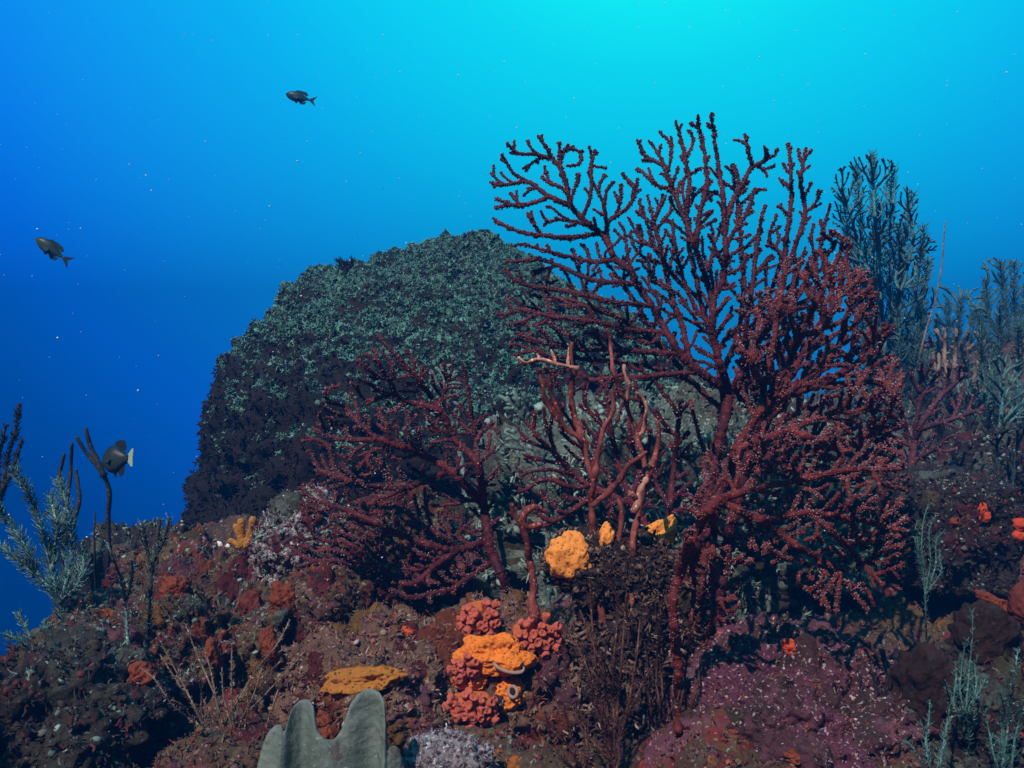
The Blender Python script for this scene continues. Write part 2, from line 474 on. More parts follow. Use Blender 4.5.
PAL = {
    'warm': [((.16, .085, .06), 6), ((.20, .06, .05), 2), ((.19, .12, .08), 3), ((.12, .06, .055), 3), ((.30, .22, .2), 1)],  # lighter growth colours, part of the painted warm pool of light
    'lit_top': [((.11, .16, .14), 4), ((.18, .25, .215), 2), ((.06, .045, .04), 3)],  # pale teal turf colours standing in for light on ridge tops
    'mauve': [((.20, .16, .19), 3), ((.13, .08, .09), 4), ((.09, .04, .04), 4), ((.4, .34, .36), 1)],
    'dim': [((.05, .065, .055), 4), ((.08, .10, .085), 2), ((.03, .03, .028), 4)],
    'reef': [((.075, .038, .028), 8), ((.15, .026, .022), 3), ((.12, .055, .06), 3), ((.11, .075, .038), 4), ((.11, .11, .085), 1), ((.17, .11, .09), 1)],
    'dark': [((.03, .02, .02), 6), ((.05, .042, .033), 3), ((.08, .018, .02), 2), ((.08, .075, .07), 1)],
    'pink': [((.14, .045, .065), 4), ((.08, .035, .03), 4), ((.17, .08, .10), 2), ((.20, .05, .025), 2), ((.13, .09, .045), 2), ((.30, .19, .22), 1)],
    'teal': [((.18, .25, .21), 4), ((.20, .27, .23), 3), ((.08, .09, .06), 3), ((.12, .04, .04), 1)],
    'pale': [((.35, .31, .33), 4), ((.2, .16, .17), 3), ((.12, .06, .07), 2), ((.55, .5, .5), 1)],
    'brown': [((.07, .035, .025), 5), ((.14, .08, .06), 3), ((.035, .02, .018), 4), ((.26, .18, .15), 1)],
}
def pick(pal, n, rng, pos=None):
    cs = np.array([c for c, _ in PAL[pal]]); ww = np.array([x for _, x in PAL[pal]], float)
    k = rng.choice(len(cs), n, p=ww / ww.sum())
    if pos is not None:                      # neighbours mostly share a colour
        f = .5 + 1.5 * fbm(pos * 17, 3, 88) + rng.normal(0, .06, n)
        kk = np.searchsorted(np.cumsum(ww / ww.sum()), np.mod(f * 1.5, .9999))
        k = np.where(rng.random(n) < .8, np.minimum(kk, len(cs) - 1), k)
    return cs[k] * rng.uniform(.6, 1.3, (n, 1))

def grow(mb, pos, nor, pal, rng, size, kinds=('crumb', 'blades', 'frond', 'leaf'), lean=.5):
    n = len(pos)
    kk = rng.integers(0, len(kinds), n)
    for j, kd in enumerate(kinds):
        for s in range(2):
            m = (kk == j) & (rng.integers(0, 2, n) == s)
            c = int(m.sum())
            if c == 0: continue
            N = nor[m] + rng.normal(0, lean, (c, 3)) + np.array([0, 0, .25])
            R = frames(N, rng)
            sz = size * rng.uniform(.5, 1.5, c) ** 1.4
            if kd == 'crumb':
                scatter(mb, t_crumb(s), pos[m], R, np.stack([sz * .55, sz * .55, sz * .34], 1), pick(pal, c, rng, pos[m]))
            elif kd == 'blades':
                scatter(mb, t_blades(s + 3), pos[m], R, sz * 1.35, pick(pal, c, rng, pos[m]))
            elif kd == 'frond':
                scatter(mb, t_frond(s + 5), pos[m], R, sz * 1.1, pick(pal, c, rng, pos[m]))
            else:
                scatter(mb, t_leaf(s + 8), pos[m], R, sz * .9, pick(pal, c, rng, pos[m]))

def vnormals(W, F):
    n = np.cross(W[F[:, 1]] - W[F[:, 0]], W[F[:, 2]] - W[F[:, 0]]); N = np.zeros_like(W)
    for k in range(3): np.add.at(N, F[:, k], n)
    return unit(N)
def crust(W, F, N, seed, thr, h, mat, parent, inv, freq=9.0):
    """a living crust: the part of a surface where it took hold, raised by its own thickness"""
    m = fbm(W * freq + seed * 2.7, 4, seed, .58) - thr
    k = np.any(m[F] > 0, axis=1)
    if k.sum() < 20: return
    f = F[k]; idx, inv_i = np.unique(f, return_inverse=True)
    mm = m[idx]; hh = h * np.clip(mm / .06, -.8, 1) * (1 + .5 * fbm(W[idx] * 60, 2, seed + 1))
    mb = MB(); mb.add(W[idx] + N[idx] * hh[:, None], inv_i.reshape(f.shape), np.clip(1 + 1.2 * fbm(W[idx] * 35, 2, seed + 2), .4, 1.7)[:, None] * np.ones((1, 3)))
    o = mb.build('crust', mat); o.parent = parent
    o['kind'] = 'stuff'
    if inv is not None: o.matrix_parent_inverse = inv
    return o

# ground cover on the seabed
def ground_cover(name, label, n, xr, yr, pal, size, seed, mask=None, kinds=('blades', 'frond', 'blades', 'crumb', 'frond')):
    rng = np.random.default_rng(seed)
    x, y = rng.uniform(*xr, n), yr[0] + (yr[1] - yr[0]) * rng.random(n) ** 1.3
    if mask is not None:
        k = mask(x, y); x, y = x[k], y[k]
    e = .006
    z = terrain(x, y)
    N = np.stack([-(terrain(x + e, y) - z) / e, -(terrain(x, y + e) - z) / e, np.ones_like(x)], 1)
    mb = MB(); grow(mb, np.stack([x, y, z - .001], 1), unit(N), pal, rng, size)
    tag(mb.build(name, M['growth']), label, None, None, 'stuff')
inview = lambda x, y: np.abs(x) < y * .64 + .05
ground_cover('algae_turf', 'mixed red and brown turf covering the reef floor', 34000, (-1.1, 1.2), (.78, 2.2), 'reef', .0058, 11, inview)
ground_cover('coralline_crust', 'pink coralline nodules scattered over the floor below the fans', 7000, (.12, .75), (.9, 1.7), 'pink', .005, 12,
             lambda x, y: (fbm(np.stack([x * 4, y * 4, x * 0], 1), 3, 8) > -.15))
ground_cover('reef_undergrowth', 'dull green growth over the far slope', 14000, (.5, 4.0), (2.3, 6.0), 'dim', .028, 13)  # dim palette stands in for weak light on the far slope

# ------------------------------------------------------------------ rocks
ROCKS = []
def rock(name, label, u, v, Y, wpx, hpx, dep, seed, mat, pal, n_grow, size, rough=.22, sub=6, pal_top=None, kinds=('blades', 'frond', 'blades', 'crumb', 'frond'), group=None, n_top=0, top_size=None, boxy=0.0, crusts=None):
    rng = np.random.default_rng(seed)
    C = P(u, v, Y); rx, rz = PX(wpx / 2, Y), PX(hpx / 2, Y)
    V, F = ico(sub)
    D = V.copy()
    if boxy:
        V = V * (1 - boxy) + V / np.max(np.abs(V), axis=1, keepdims=True) * boxy * .85
    S = np.array([rx, dep, rz])
    q = D * S / .16
    r = 1 + rough * fbm(q * 1.5 + seed * 5.1, 5, seed, .58) * 1.6 + rough * (.70 * fbm(q * 6.0 + seed, 5, seed + 40, .62) - .35 * np.abs(fbm(q * 4.2 + seed, 3, seed + 44))) + .045 * fbm(q * 16, 3, seed + 60) * .16 / S.mean()
    W = V * r[:, None] * S + C
    th = thing(name, label, 'rock', tuple(C), group)
    mb = MB(); mb.add(W, F)
    o = mb.build('rock_body', mat); o.parent = th; o.matrix_parent_inverse = Matrix.Translation(-Vector(C))
    ROCKS.append(o)
    fac = W[F].mean(1)
    if crusts is None:
        crusts = {'reef': 'wine rust olive grey pink ochre', 'dark': 'olive wine grey', 'pink': 'pink', 'teal': 'grey olive', 'pale': 'pink', 'brown': 'rust wine olive', 'warm': 'rust pink ochre wine', 'lit_top': 'grey', 'mauve': 'pink wine grey'}[pal].split()
    if crusts:
        Nv = vnormals(W, F); fk = F[fac[:, 1] < C[1] + dep * .3]
        for ci, cn in enumerate(crusts):
            crust(W, fk, Nv, seed * 3 + ci * 7, .25 + .015 * ci, .0030 + .0006 * (ci % 3), M['c_' + cn], th, Matrix.Translation(-Vector(C)), 7.0 + 1.5 * ci)
    keep = (fac[:, 1] < C[1] + dep * .35) & (fac[:, 2] > C[2] - rz * .8)
    Fk = F[keep]
    if n_grow:
        p, N = sample(W, Fk, n_grow, rng)
        mb = MB(); grow(mb, p - N * .001, N, pal, rng, size * .62, kinds)
        if n_top:
            p, N = sample(W, Fk, n_top * 4, rng)
            m = (N[:, 2] + .25 * fbm(p * 9, 3, seed)) > .42
            p, N = p[m][:n_top], N[m][:n_top]
            grow(mb, p - N * .001, N, pal_top or pal, rng, (top_size or size) * .5, ('crumb', 'frond', 'crumb', 'blades'))  # up-facing turf; its pale teal palettes paint in light from above
        g = mb.build('turf', M['growth']); g.parent = th; g.matrix_parent_inverse = Matrix.Translation(-Vector(C))
        g['kind'] = 'stuff'
    return th, W, F

# the great boulder, its outline read in polar form round its heart
def boulder():
    Y = 3.15; cu, cv = 440, 470
    pts = [(232, 560), (228, 510), (232, 440), (242, 368), (262, 318), (298, 272), (350, 256), (405, 236), (455, 220), (492, 228), (524, 248),
           (580, 286), (640, 330), (690, 385), (715, 440), (725, 520), (700, 620), (560, 680), (400, 700), (250, 650)]
    ang = np.array([math.atan2(cv - b, a - cu) for a, b in pts]); rad = np.array([math.hypot(a - cu, b - cv) for a, b in pts])
    o = np.argsort(ang); ang, rad = ang[o], rad[o]
    ang = np.concatenate([ang[-3:] - 2 * np.pi, ang, ang[:3] + 2 * np.pi]); rad = np.concatenate([rad[-3:], rad, rad[:3]])
    rng = np.random.default_rng(5)
    V, F = ico(7)
    th_ = np.arctan2(V[:, 2], V[:, 0])
    R = PX(np.interp(th_, ang, rad), Y)
    pole = np.sqrt(V[:, 0] ** 2 + V[:, 2] ** 2)
    R = R * pole ** .0 * np.where(pole < .5, .5 + pole, 1) ** 0
    Rm = PX(255, Y); R = Rm + (R - Rm) * np.clip(pole * 1.6, 0, 1)
    n = .985 + .06 * fbm(V * 2.6, 4, 71) + .13 * np.abs(fbm(V * 7.5, 4, 73)) + .045 * fbm(V * 22, 3, 75)
    C = P(cu, cv, Y)
    W = np.stack([V[:, 0] * R * n, V[:, 1] * .95 * n, V[:, 2] * R * n], 1)
    W[:, 1] += np.where(W[:, 2] > .25, .9, .15) * (W[:, 2] - .25)      # the crown slopes back, the flank stands steep
    W += C
    th = thing('coral_boulder', 'huge rounded dark boulder shaggy with grey green growth on its crown', 'boulder', tuple(C))
    inv = Matrix.Translation(-Vector(C))
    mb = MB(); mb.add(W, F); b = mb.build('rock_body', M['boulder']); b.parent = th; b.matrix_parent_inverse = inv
    fac = W[F].mean(1); keep = (fac[:, 1] < C[1] + .75) & (fac[:, 2] > C[2] - .55)
    p, N = sample(W, F[keep], 150000, rng)
    lim = N[:, 2] + .55 * fbm(p * 5, 4, 77) + 1.5 * (p[:, 2] - C[2] - .42)  # height and facing split the pale crown from the flank painted in shade
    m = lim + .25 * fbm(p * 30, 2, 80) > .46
    q, Nq = p[m][:52000], N[m][:52000]
    cl = fbm(q * 9, 3, 78) > -.6
    q, Nq = q[cl], Nq[cl]
    mb = MB()
    for s in range(4):
        k = np.arange(len(q)) % 4 == s
        cols = np.array([.10, .225, .18]) * rng.uniform(.2, 1.35, (k.sum(), 1)) * np.array([1, 1, 1]) + rng.uniform(-.02, .02, (k.sum(), 3))
        R_ = frames(Nq[k] + rng.normal(0, .9, (k.sum(), 3)) + [0, 0, .3], rng)
        scatter(mb, t_frond(s + 20) if s < 3 else t_leaf(s), q[k] - Nq[k] * .004, R_, rng.uniform(.006, .016, k.sum()) * (1 + .9 * np.clip(fbm(q[k] * 13, 2, 79), 0, 1)), np.clip(cols, .01, 1))
    g = mb.build('crown_growth', M['growth']); g.parent = th; g.matrix_parent_inverse = inv; g['kind'] = 'stuff'
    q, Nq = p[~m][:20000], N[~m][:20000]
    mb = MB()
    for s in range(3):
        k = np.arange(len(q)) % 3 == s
        cols = np.array([.014, .009, .008]) * rng.uniform(.5, 1.9, (k.sum(), 1))  # flank shade is put into these near black growth colours
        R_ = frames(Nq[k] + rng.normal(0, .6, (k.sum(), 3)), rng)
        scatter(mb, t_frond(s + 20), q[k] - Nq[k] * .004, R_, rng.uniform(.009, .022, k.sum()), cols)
    g = mb.build('shaded_flank_growth', M['growth']); g.parent = th; g.matrix_parent_inverse = inv; g['kind'] = 'stuff'
    g['label'] = 'boulder flank growth, coloured near black to stand for shade'
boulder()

# ------------------------------------------------------------------ gorgonians grown inside a traced outline
def inside(poly, p):
    poly = np.asarray(poly, float); x, y = p[:, 0], p[:, 1]; r = np.zeros(len(p), bool)
    j = len(poly) - 1
    for k in range(len(poly)):
        xi, yi = poly[k]; xj, yj = poly[j]
        c = ((yi > y) != (yj > y)) & (x < (xj - xi) * (y - yi) / (yj - yi + 1e-12) + xi)
        r ^= c; j = k
    return r

def resample(pl, step):
    pl = np.asarray(pl, float); d = np.r_[0, np.cumsum(np.linalg.norm(np.diff(pl, axis=0), axis=1))]
    n = max(2, int(round(d[-1] / step)) + 1); t = np.linspace(0, d[-1], n)
    return np.stack([np.interp(t, d, pl[:, k]) for k in range(pl.shape[1])], 1)

def colonize(polys, skel, seed, gap=11, step=4.0, infl=70, kill=9, inertia=.45, jit=.25, iters=3):
    """limbs given as lines; forking twigs then grow from them inside the outline, each stopping short of its neighbours"""
    rng = np.random.default_rng(seed)
    polys = polys if isinstance(polys[0][0], (tuple, list)) else [polys]
    MAXN = 9000
    N = np.zeros((MAXN, 2)); par = np.full(MAXN, -1); bid = np.zeros(MAXN, int); n = 0
    heads = np.zeros((MAXN, 2))
    for k, pl in enumerate(skel):
        q = resample(pl, step); q[1:-1] += rng.normal(0, .6, q[1:-1].shape)
        if k == 0:
            N[0] = q[0]; prev = 0; n = 1; heads[0] = unit((q[1] - q[0])[None])[0]
        else:
            prev = int(np.argmin(((N[:n] - q[0]) ** 2).sum(1)))
        for z in q[1:]:
            N[n] = z; par[n] = prev; bid[n] = k; heads[n] = unit((z - N[prev])[None])[0]; prev = n; n += 1
    root = N[0].copy(); nb = len(skel); bpar = {k: 0 for k in range(nb)}; ns = n
    ph = rng.uniform(0, 6.28, 4)
    def inside_any(q):                      # a ragged rim
        w_ = np.array([q[0] + 4.5 * math.sin(q[1] / 7.0 + ph[0]) + 4 * math.sin(q[0] / 4.6 + ph[1]), q[1] + 4.5 * math.sin(q[0] / 6.3 + ph[2]) + 4 * math.sin(q[1] / 4.9 + ph[3])])
        return any(inside(p, w_[None])[0] for p in polys)
    def rot(d, a):
        return np.array([d[0] * math.cos(a) - d[1] * math.sin(a), d[0] * math.sin(a) + d[1] * math.cos(a)])
    sep = kill * .78; gap = gap * .85
    def free(q, ign, r):
        m = ((N[:n] - q) ** 2).sum(1) < r * r
        if not m.any(): return True
        return not np.any(~np.isin(bid[:n][m], ign))
    def run(tips):
        nonlocal n, nb
        while tips:
            nxt = []
            for (k, d, b, ign, age, left) in tips:
                if n >= MAXN - 4: return
                q0 = N[k]
                dv = q0 - N[:n]; ds = (dv ** 2).sum(1)
                m = (ds < (1.9 * sep) ** 2) & (~np.isin(bid[:n], ign + [b]))
                push = np.zeros(2)
                if m.any(): push = (dv[m] / (ds[m][:, None] + 1e-6)).sum(0) * sep * .35
                out_ = unit((q0 - root)[None])[0]
                d = d * (1 + inertia) + push * .30 + out_ * .24 + rng.normal(0, jit * .75, 2)
                d = d / max(np.linalg.norm(d), 1e-6)
                q = q0 + d * step
                if not inside_any(q) or not free(q, (ign if age * step < sep * 1.7 else []) + [b], sep): continue
                N[n] = q; par[n] = k; bid[n] = b; heads[n] = d; k2 = n; n += 1; left -= step
                if left <= 0:
                    a = rng.uniform(.28, .52); b1, b2 = nb, nb + 1; nb += 2
                    g = [b, b1, b2]
                    nxt.append((k2, rot(d, a * rng.uniform(.5, 1)), b1, g, 0, rng.uniform(1.6, 4.6) * gap))
                    nxt.append((k2, rot(d, -a * rng.uniform(.5, 1)), b2, g, 0, rng.uniform(1.6, 4.6) * gap))
                else:
                    nxt.append((k2, d, b, ign, age + 1, left))
            tips = nxt
    # limb ends carry on, limb sides bud alternately
    kids = np.bincount(par[1:n], minlength=n)
    tips = []
    for k in np.where(kids[:ns] == 0)[0]:
        tips.append((int(k), heads[k], nb, [int(bid[k])], 0, rng.uniform(1, 2) * gap)); nb += 1
    side = 1
    for k in range(3, ns):
        if inside_any(N[k]) and k % max(2, int(gap * .95 / step)) == 0:
            side = -side
            tips.append((k, rot(heads[k], side * rng.uniform(.45, .8)), nb, [int(bid[k])], 0, rng.uniform(1, 3) * gap)); nb += 1
    run(tips)
    for it in range(iters + 2):
        ks = rng.permutation(np.arange(3, n))
        tips = []
        for k in ks:
            if not inside_any(N[k]): continue
            d = rot(heads[k], rng.choice([-1, 1]) * rng.uniform(.6, 1.15))
            if free(N[k] + d * sep * 1.9, [], sep * .98):
                tips.append((int(k), d, nb, [int(bid[k])], 0, rng.uniform(1, 3) * gap)); nb += 1
                run(tips[-1:])
    return N[:n].copy(), par[:n].copy()

POLYP_V = []
for zz, rr in ((0, .9), (.55, 1.0), (.9, .75)):
    for k in range(5): POLYP_V.append([rr * math.cos(k * 1.2566), rr * math.sin(k * 1.2566), zz * 2.2])
POLYP_V.append([0, 0, 2.35]); POLYP_V = np.array(POLYP_V)
POLYP_F = [np.array([[r * 5 + k, r * 5 + (k + 1) % 5, r * 5 + 5 + (k + 1) % 5, r * 5 + 5 + k] for r in range(2) for k in range(5)]),
           np.array([[10 + k, 10 + (k + 1) % 5, 15] for k in range(5)])]
POLYP_T = np.array([[.30, .10, .12]] * 5 + [[.75, .55, .6]] * 5 + [[1.1, 1.05, 1.05]] * 6)

def gorgonian(name, label, cat, polys, skel, Y, seed, mat, r_tip=.0044, expo=.22, r_max=.014, amp=.05, nscale=75, gap=11, step=4.5, kill=9, infl=70,
              bow=None, polyps=1.0, polyp_col=(.30, .19, .20), polyp_r=.00105, sides=7, group=None, jit=.25, inertia=.45, parts=True, split=.42, prt='branch', taper=True, minchain=2):
    rng = np.random.default_rng(seed + 99)
    skel = footed(skel, Y)
    N, par = colonize(polys, skel, seed, gap, step, infl, kill, inertia, jit)
    n = len(N)
    ch = [[] for _ in range(n)]
    for k in range(1, n): ch[par[k]].append(k)
    tips = np.zeros(n); order = []
    st = [0]
    while st:
        k = st.pop(); order.append(k); st += ch[k]
    for k in reversed(order):
        tips[k] = max(1, sum(tips[c] for c in ch[k]))
    dep = Y + amp * fbm(np.c_[N / nscale, np.full(n, seed * 1.37)], 3, seed) * 1.6
    if bow: dep = dep + bow(N[:, 0], N[:, 1])
    pos = np.stack([(N[:, 0] - CX) / FPX * dep, dep, (CY - N[:, 1]) / FPX * dep], 1)
    rad = np.minimum(r_tip * tips ** expo, r_max)
    thr = tips[0] * split
    grp = np.zeros(n, int)
    for k in order[1:]:
        p = par[k]
        if grp[p]: grp[k] = grp[p]
        elif parts and tips[k] <= thr and tips[k] >= max(5, tips[0] * .03): grp[k] = k
        else: grp[k] = 0
        if grp[p] == 0 and grp[k] == 0 and tips[k] < max(5, tips[0] * .03): grp[k] = 0
    chains = {}
    start = [0]; done = np.zeros(n, bool)
    while start:
        s = start.pop(); c = [s]; done[s] = True; k = s
        while ch[k]:
            cs = sorted(ch[k], key=lambda q: -tips[q])
            nxt = cs[0] if grp[cs[0]] == grp[k] else None
            start += [q for q in cs if q != nxt]
            if nxt is None: break
            c.append(nxt); k = nxt
        chains.setdefault(int(grp[s]), []).append(c)
    root = pos[0]
    th = thing(name, label, cat, tuple(root), group)
    inv = Matrix.Translation(-Vector(root))
    for g, cl in chains.items():
        mb, pb = MB(), MB(); pp, pn, pt = [], [], []
        for c in cl:
            pts = pos[c]; rr = rad[c].copy(); lead = par[c[0]]
            if lead >= 0:
                pts = np.concatenate([pos[lead][None], pts]); rr = np.concatenate([[min(rad[lead], rr[0] * 1.15)], rr])
            if len(pts) < minchain: continue
            if len(pts) == 2:
                pts = np.stack([pts[0], pts.mean(0), pts[1]]); rr = np.array([rr[0], rr.mean(), rr[1]])
            for _ in range(2):
                pts[1:-1] = pts[1:-1] * .5 + (pts[:-2] + pts[2:]) * .25
                rr[1:-1] = rr[1:-1] * .5 + (rr[:-2] + rr[2:]) * .25
            # densify
            m = len(pts); tt = np.linspace(0, m - 1, (m - 1) * 2 + 1)
            pts = np.stack([np.interp(tt, np.arange(m), pts[:, a]) for a in range(3)], 1); rr = np.interp(tt, np.arange(m), rr)
            pts[1:-1] = pts[1:-1] * .5 + (pts[:-2] + pts[2:]) * .25
            rr = rr * (1 + .13 * rng.normal(0, 1, len(rr)))
            V, F = tube(pts, rr, sides)
            mb.add(V, F, np.full(3, rng.uniform(.75, 1.2)))
            if polyps:
                seg = np.linalg.norm(np.diff(pts, axis=0), axis=1); L = seg.sum()
                npol = int(L / .0042 * polyps * (1.5 if rr.mean() > r_tip * 1.6 else 2.4))
                s_ = rng.uniform(0, len(pts) - 1.001, npol); k0 = s_.astype(int); f = s_ - k0
                q = pts[k0] * (1 - f[:, None]) + pts[k0 + 1] * f[:, None]; T = unit(pts[k0 + 1] - pts[k0])
                rq = rr[k0] * (1 - f) + rr[k0 + 1] * f
                Fm = frames(T, rng); pp.append(q + Fm[:, :, 0] * rq[:, None] * .9); pn.append(Fm[:, :, 0] + T * .35)
        if mb.n == 0: continue
        o = mb.build('stalk' if g == 0 else prt, mat); o.parent = th; o.matrix_parent_inverse = inv
        if pp:
            pp, pn = np.concatenate(pp), np.concatenate(pn)
            sz = polyp_r * rng.uniform(.6, 1.35, len(pp))
            cols = np.array(polyp_col) * rng.uniform(.45, 1.5, (len(pp), 1)) * np.clip(1 + .8 * fbm(pp * 22, 2, 4), .5, 1.6)[:, None]
            sz = sz * np.clip(1 + .5 * fbm(pp * 30, 2, 6), .7, 1.3)
            scatter(pb, (POLYP_V, POLYP_F), pp, frames(pn, rng), sz, cols, POLYP_T)
            q = pb.build('polyps', M['growth']); q.parent = o; q['kind'] = 'stuff'
    return th

# ------------------------------------------------------------------ rocks (traced from the photograph)
rock('reef_rock', 'big crusted rock mound rising at the left, patched red and orange', 212, 694, 1.58, 270, 290, .32, 101, M['rock'], 'reef', 8000, .0115, .26, 7, 'lit_top', n_top=5200, top_size=.013, boxy=.45)
rock('reef_rock', 'lavender grey rock with pale crust beside the small wine red fan', 302, 545, 1.60, 90, 110, .12, 102, M['rock_pale'], 'mauve', 1600, .012, .25, 6, 'teal', n_top=700)
rock('reef_rock', 'rusty brown rock behind the lower twigs of the wine red fan', 385, 570, 1.62, 170, 140, .18, 116, M['rock'], 'reef', 2600, .012, .25, 6, 'teal', n_top=900)
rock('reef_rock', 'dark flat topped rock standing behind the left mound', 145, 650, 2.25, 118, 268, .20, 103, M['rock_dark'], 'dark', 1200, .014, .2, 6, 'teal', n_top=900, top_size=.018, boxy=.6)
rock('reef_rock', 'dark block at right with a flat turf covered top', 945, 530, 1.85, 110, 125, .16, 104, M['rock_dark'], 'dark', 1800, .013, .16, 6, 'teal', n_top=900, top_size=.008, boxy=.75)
rock('reef_rock', 'broad shaggy green rock seen through the gaps behind the fans', 660, 560, 2.15, 420, 320, .36, 105, M['rock_teal'], 'teal', 6500, .022, .26, 6, 'teal', n_top=2500, top_size=.026, boxy=.2)
rock('reef_rock', 'magenta coralline rock striped by shadow below the drooping fan', 785, 735, 1.30, 300, 220, .22, 106, M['rock_pink'], 'pink', 8500, .0065, .18, 7, kinds=('crumb', 'frond', 'blades', 'frond'))
rock('reef_rock', 'white and pink crusted knob on the bottom edge', 452, 768, 1.08, 92, 66, .05, 107, M['rock_pale'], 'mauve', 1500, .007, .35, 6, kinds=('crumb', 'blades', 'frond'))
rock('reef_rock', 'brown rock ledge carrying the red cup corals', 500, 690, 1.38, 210, 190, .12, 108, M['rock_warm_lit'], 'warm', 3600, .011, .25, 6)
rock('reef_rock', 'long purple brown rock stretching between left mound and cup corals', 380, 690, 1.36, 190, 130, .18, 109, M['rock_warm_lit'], 'warm', 3600, .011, .28, 6)
rock('reef_rock', 'rock hulk filling the lower left corner, blackened to stand for shade', 45, 745, 1.16, 230, 190, .16, 110, M['rock_dark'], 'dark', 2600, .012, .28, 6, 'lit_top', n_top=500)  # dark material and palette paint the unlit lower left corner
rock('reef_rock', 'rock rising bottom right under grey hydroids, its colour darkened for shade', 975, 760, 1.24, 240, 190, .16, 111, M['rock_dark'], 'dark', 3600, .013, .25, 6, 'reef', n_top=900)  # dark colours stand in for light falling off in this corner
rock('reef_rock', 'olive rock far right beneath the dark bushy plume', 1010, 500, 2.3, 190, 140, .25, 112, M['rock_dark'], 'dark', 1800, .018, .22, 6, 'teal', n_top=700)
rock('reef_rock', 'low brown stone at bottom centre left of the leaf sponge', 240, 775, 1.08, 150, 90, .1, 113, M['rock'], 'reef', 1800, .010, .3, 5)
rock('reef_rock', 'brown rounded stone tucked under the small wine red fan', 330, 600, 1.46, 100, 80, .10, 114, M['rock'], 'brown', 1200, .010, .2, 5)
rock('reef_rock', 'dark brown knob carrying the yellow orange sponges behind the bare trunk', 608, 566, 1.30, 120, 76, .055, 117, M['rock_dark'], 'brown', 1800, .010, .25, 6, crusts=[])
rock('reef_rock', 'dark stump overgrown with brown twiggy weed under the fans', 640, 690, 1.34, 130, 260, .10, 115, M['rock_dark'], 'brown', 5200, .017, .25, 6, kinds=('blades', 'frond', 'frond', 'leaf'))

from mathutils.bvhtree import BVHTree
dg = bpy.context.evaluated_depsgraph_get()
TREES = [BVHTree.FromObject(o, dg) for o in ROCKS + [seabed]]
def on(u, v, fallback, far=.30):
    """distance of the rock face seen at that spot, so that what grows there sits on it"""
    d = Vector(P(u, v, 1.0)).normalized(); best = None
    for t_ in TREES:
        h = t_.ray_cast(Vector((0, 0, 0)), d)
        if h[0] is not None and (best is None or h[0].y < best): best = h[0].y
    return best if best is not None and abs(best - fallback) < far else fallback

def footed(lines, Y, far=.55):
    """carry the foot of a traced stem down to whatever ground lies under it"""
    u, v = lines[0][0]; p = Vector(P(u, v, Y)); best = None
    for t_ in TREES:
        h = t_.ray_cast(p + Vector((0, 0, .002)), Vector((0, 0, -1)))
        if h[0] is not None and (best is None or h[0].z > best): best = h[0].z
    if best is None or not (.004 < p.z - best < far): return lines
    v2 = CY - (best - .012) * FPX / Y
    return [[(u, v2)] + ([(u + 1.5, (v + v2) / 2)] if v2 - v > 14 else []) + list(lines[0])] + list(lines[1:])

# great fan: traced outline and main limbs
gorgonian('sea_fan', 'tall maroon sea fan spread wide against the bright blue water', 'sea fan',
    [[(490, 178), (505, 142), (540, 132), (570, 142), (606, 165), (632, 178), (640, 182), (652, 200), (662, 300), (690, 350), (660, 385), (620, 400), (560, 395), (520, 372), (500, 330), (508, 250)],
     [(640, 138), (668, 126), (690, 120), (712, 117), (722, 140), (744, 132), (776, 146), (772, 170), (752, 200), (742, 300), (726, 372), (700, 372), (670, 335), (655, 300), (650, 200), (642, 170)],
     [(748, 200), (780, 205), (786, 150), (812, 142), (818, 190), (836, 240), (830, 330), (790, 400), (745, 420), (738, 350)]],
    [[(668, 668), (686, 600), (702, 520), (720, 440), (730, 392), (719, 361), (713, 336), (713, 303), (703, 269), (696, 250), (686, 222), (674, 194), (662, 160)],
     [(728, 390), (699, 372), (680, 354), (667, 333), (652, 306), (636, 284), (631, 270), (614, 259), (608, 240), (600, 233), (583, 219), (570, 206), (549, 197), (533, 184), (514, 174)],
     [(636, 284), (605, 282), (589, 280), (567, 269), (542, 259), (516, 262)], [(600, 233), (570, 238), (545, 236), (520, 232)],
     [(570, 206), (566, 180), (548, 150), (538, 136)], [(583, 219), (592, 190), (590, 165), (606, 168)], [(608, 240), (604, 205), (588, 172)],
     [(713, 300), (722, 284), (726, 256), (725, 231), (731, 203), (746, 178), (752, 166), (770, 159), (764, 146)], [(752, 166), (748, 150), (745, 134)],
     [(696, 250), (700, 210), (708, 180), (704, 150), (698, 122)], [(726, 231), (722, 190), (716, 150), (712, 120)], [(686, 222), (690, 180), (684, 150), (676, 124)],
     [(730, 392), (744, 370), (761, 336), (783, 282), (796, 245), (806, 214), (800, 180), (806, 148)], [(783, 282), (786, 240), (792, 200), (790, 160)],
     [(667, 333), (630, 330), (598, 322), (560, 318), (520, 310)], [(680, 354), (655, 352), (620, 350), (580, 350), (540, 342)], [(699, 372), (670, 374), (630, 378), (590, 380)],
     [(690, 364), (684, 330), (672, 300), (664, 262), (656, 230), (650, 205)], [(713, 330), (696, 310), (682, 276), (676, 250)], [(744, 370), (745, 330), (752, 290), (756, 250), (762, 215)],
     [(761, 336), (790, 310), (806, 280), (820, 250)], [(614, 259), (596, 262), (566, 256), (530, 246)], [(652, 306), (612, 302), (572, 292), (528, 286)]],
    1.50, 21, M['fan'], r_tip=.0023, expo=.215, r_max=.0088, amp=.05, gap=10, kill=8.4, step=3.4, jit=.36, inertia=.8, bow=lambda u, v: .0006 * (v - 300) * 0 + .00055 * np.abs(u - 700) * .4, polyps=2.4, polyp_col=(.12, .055, .07), polyp_r=.00098, split=.30)

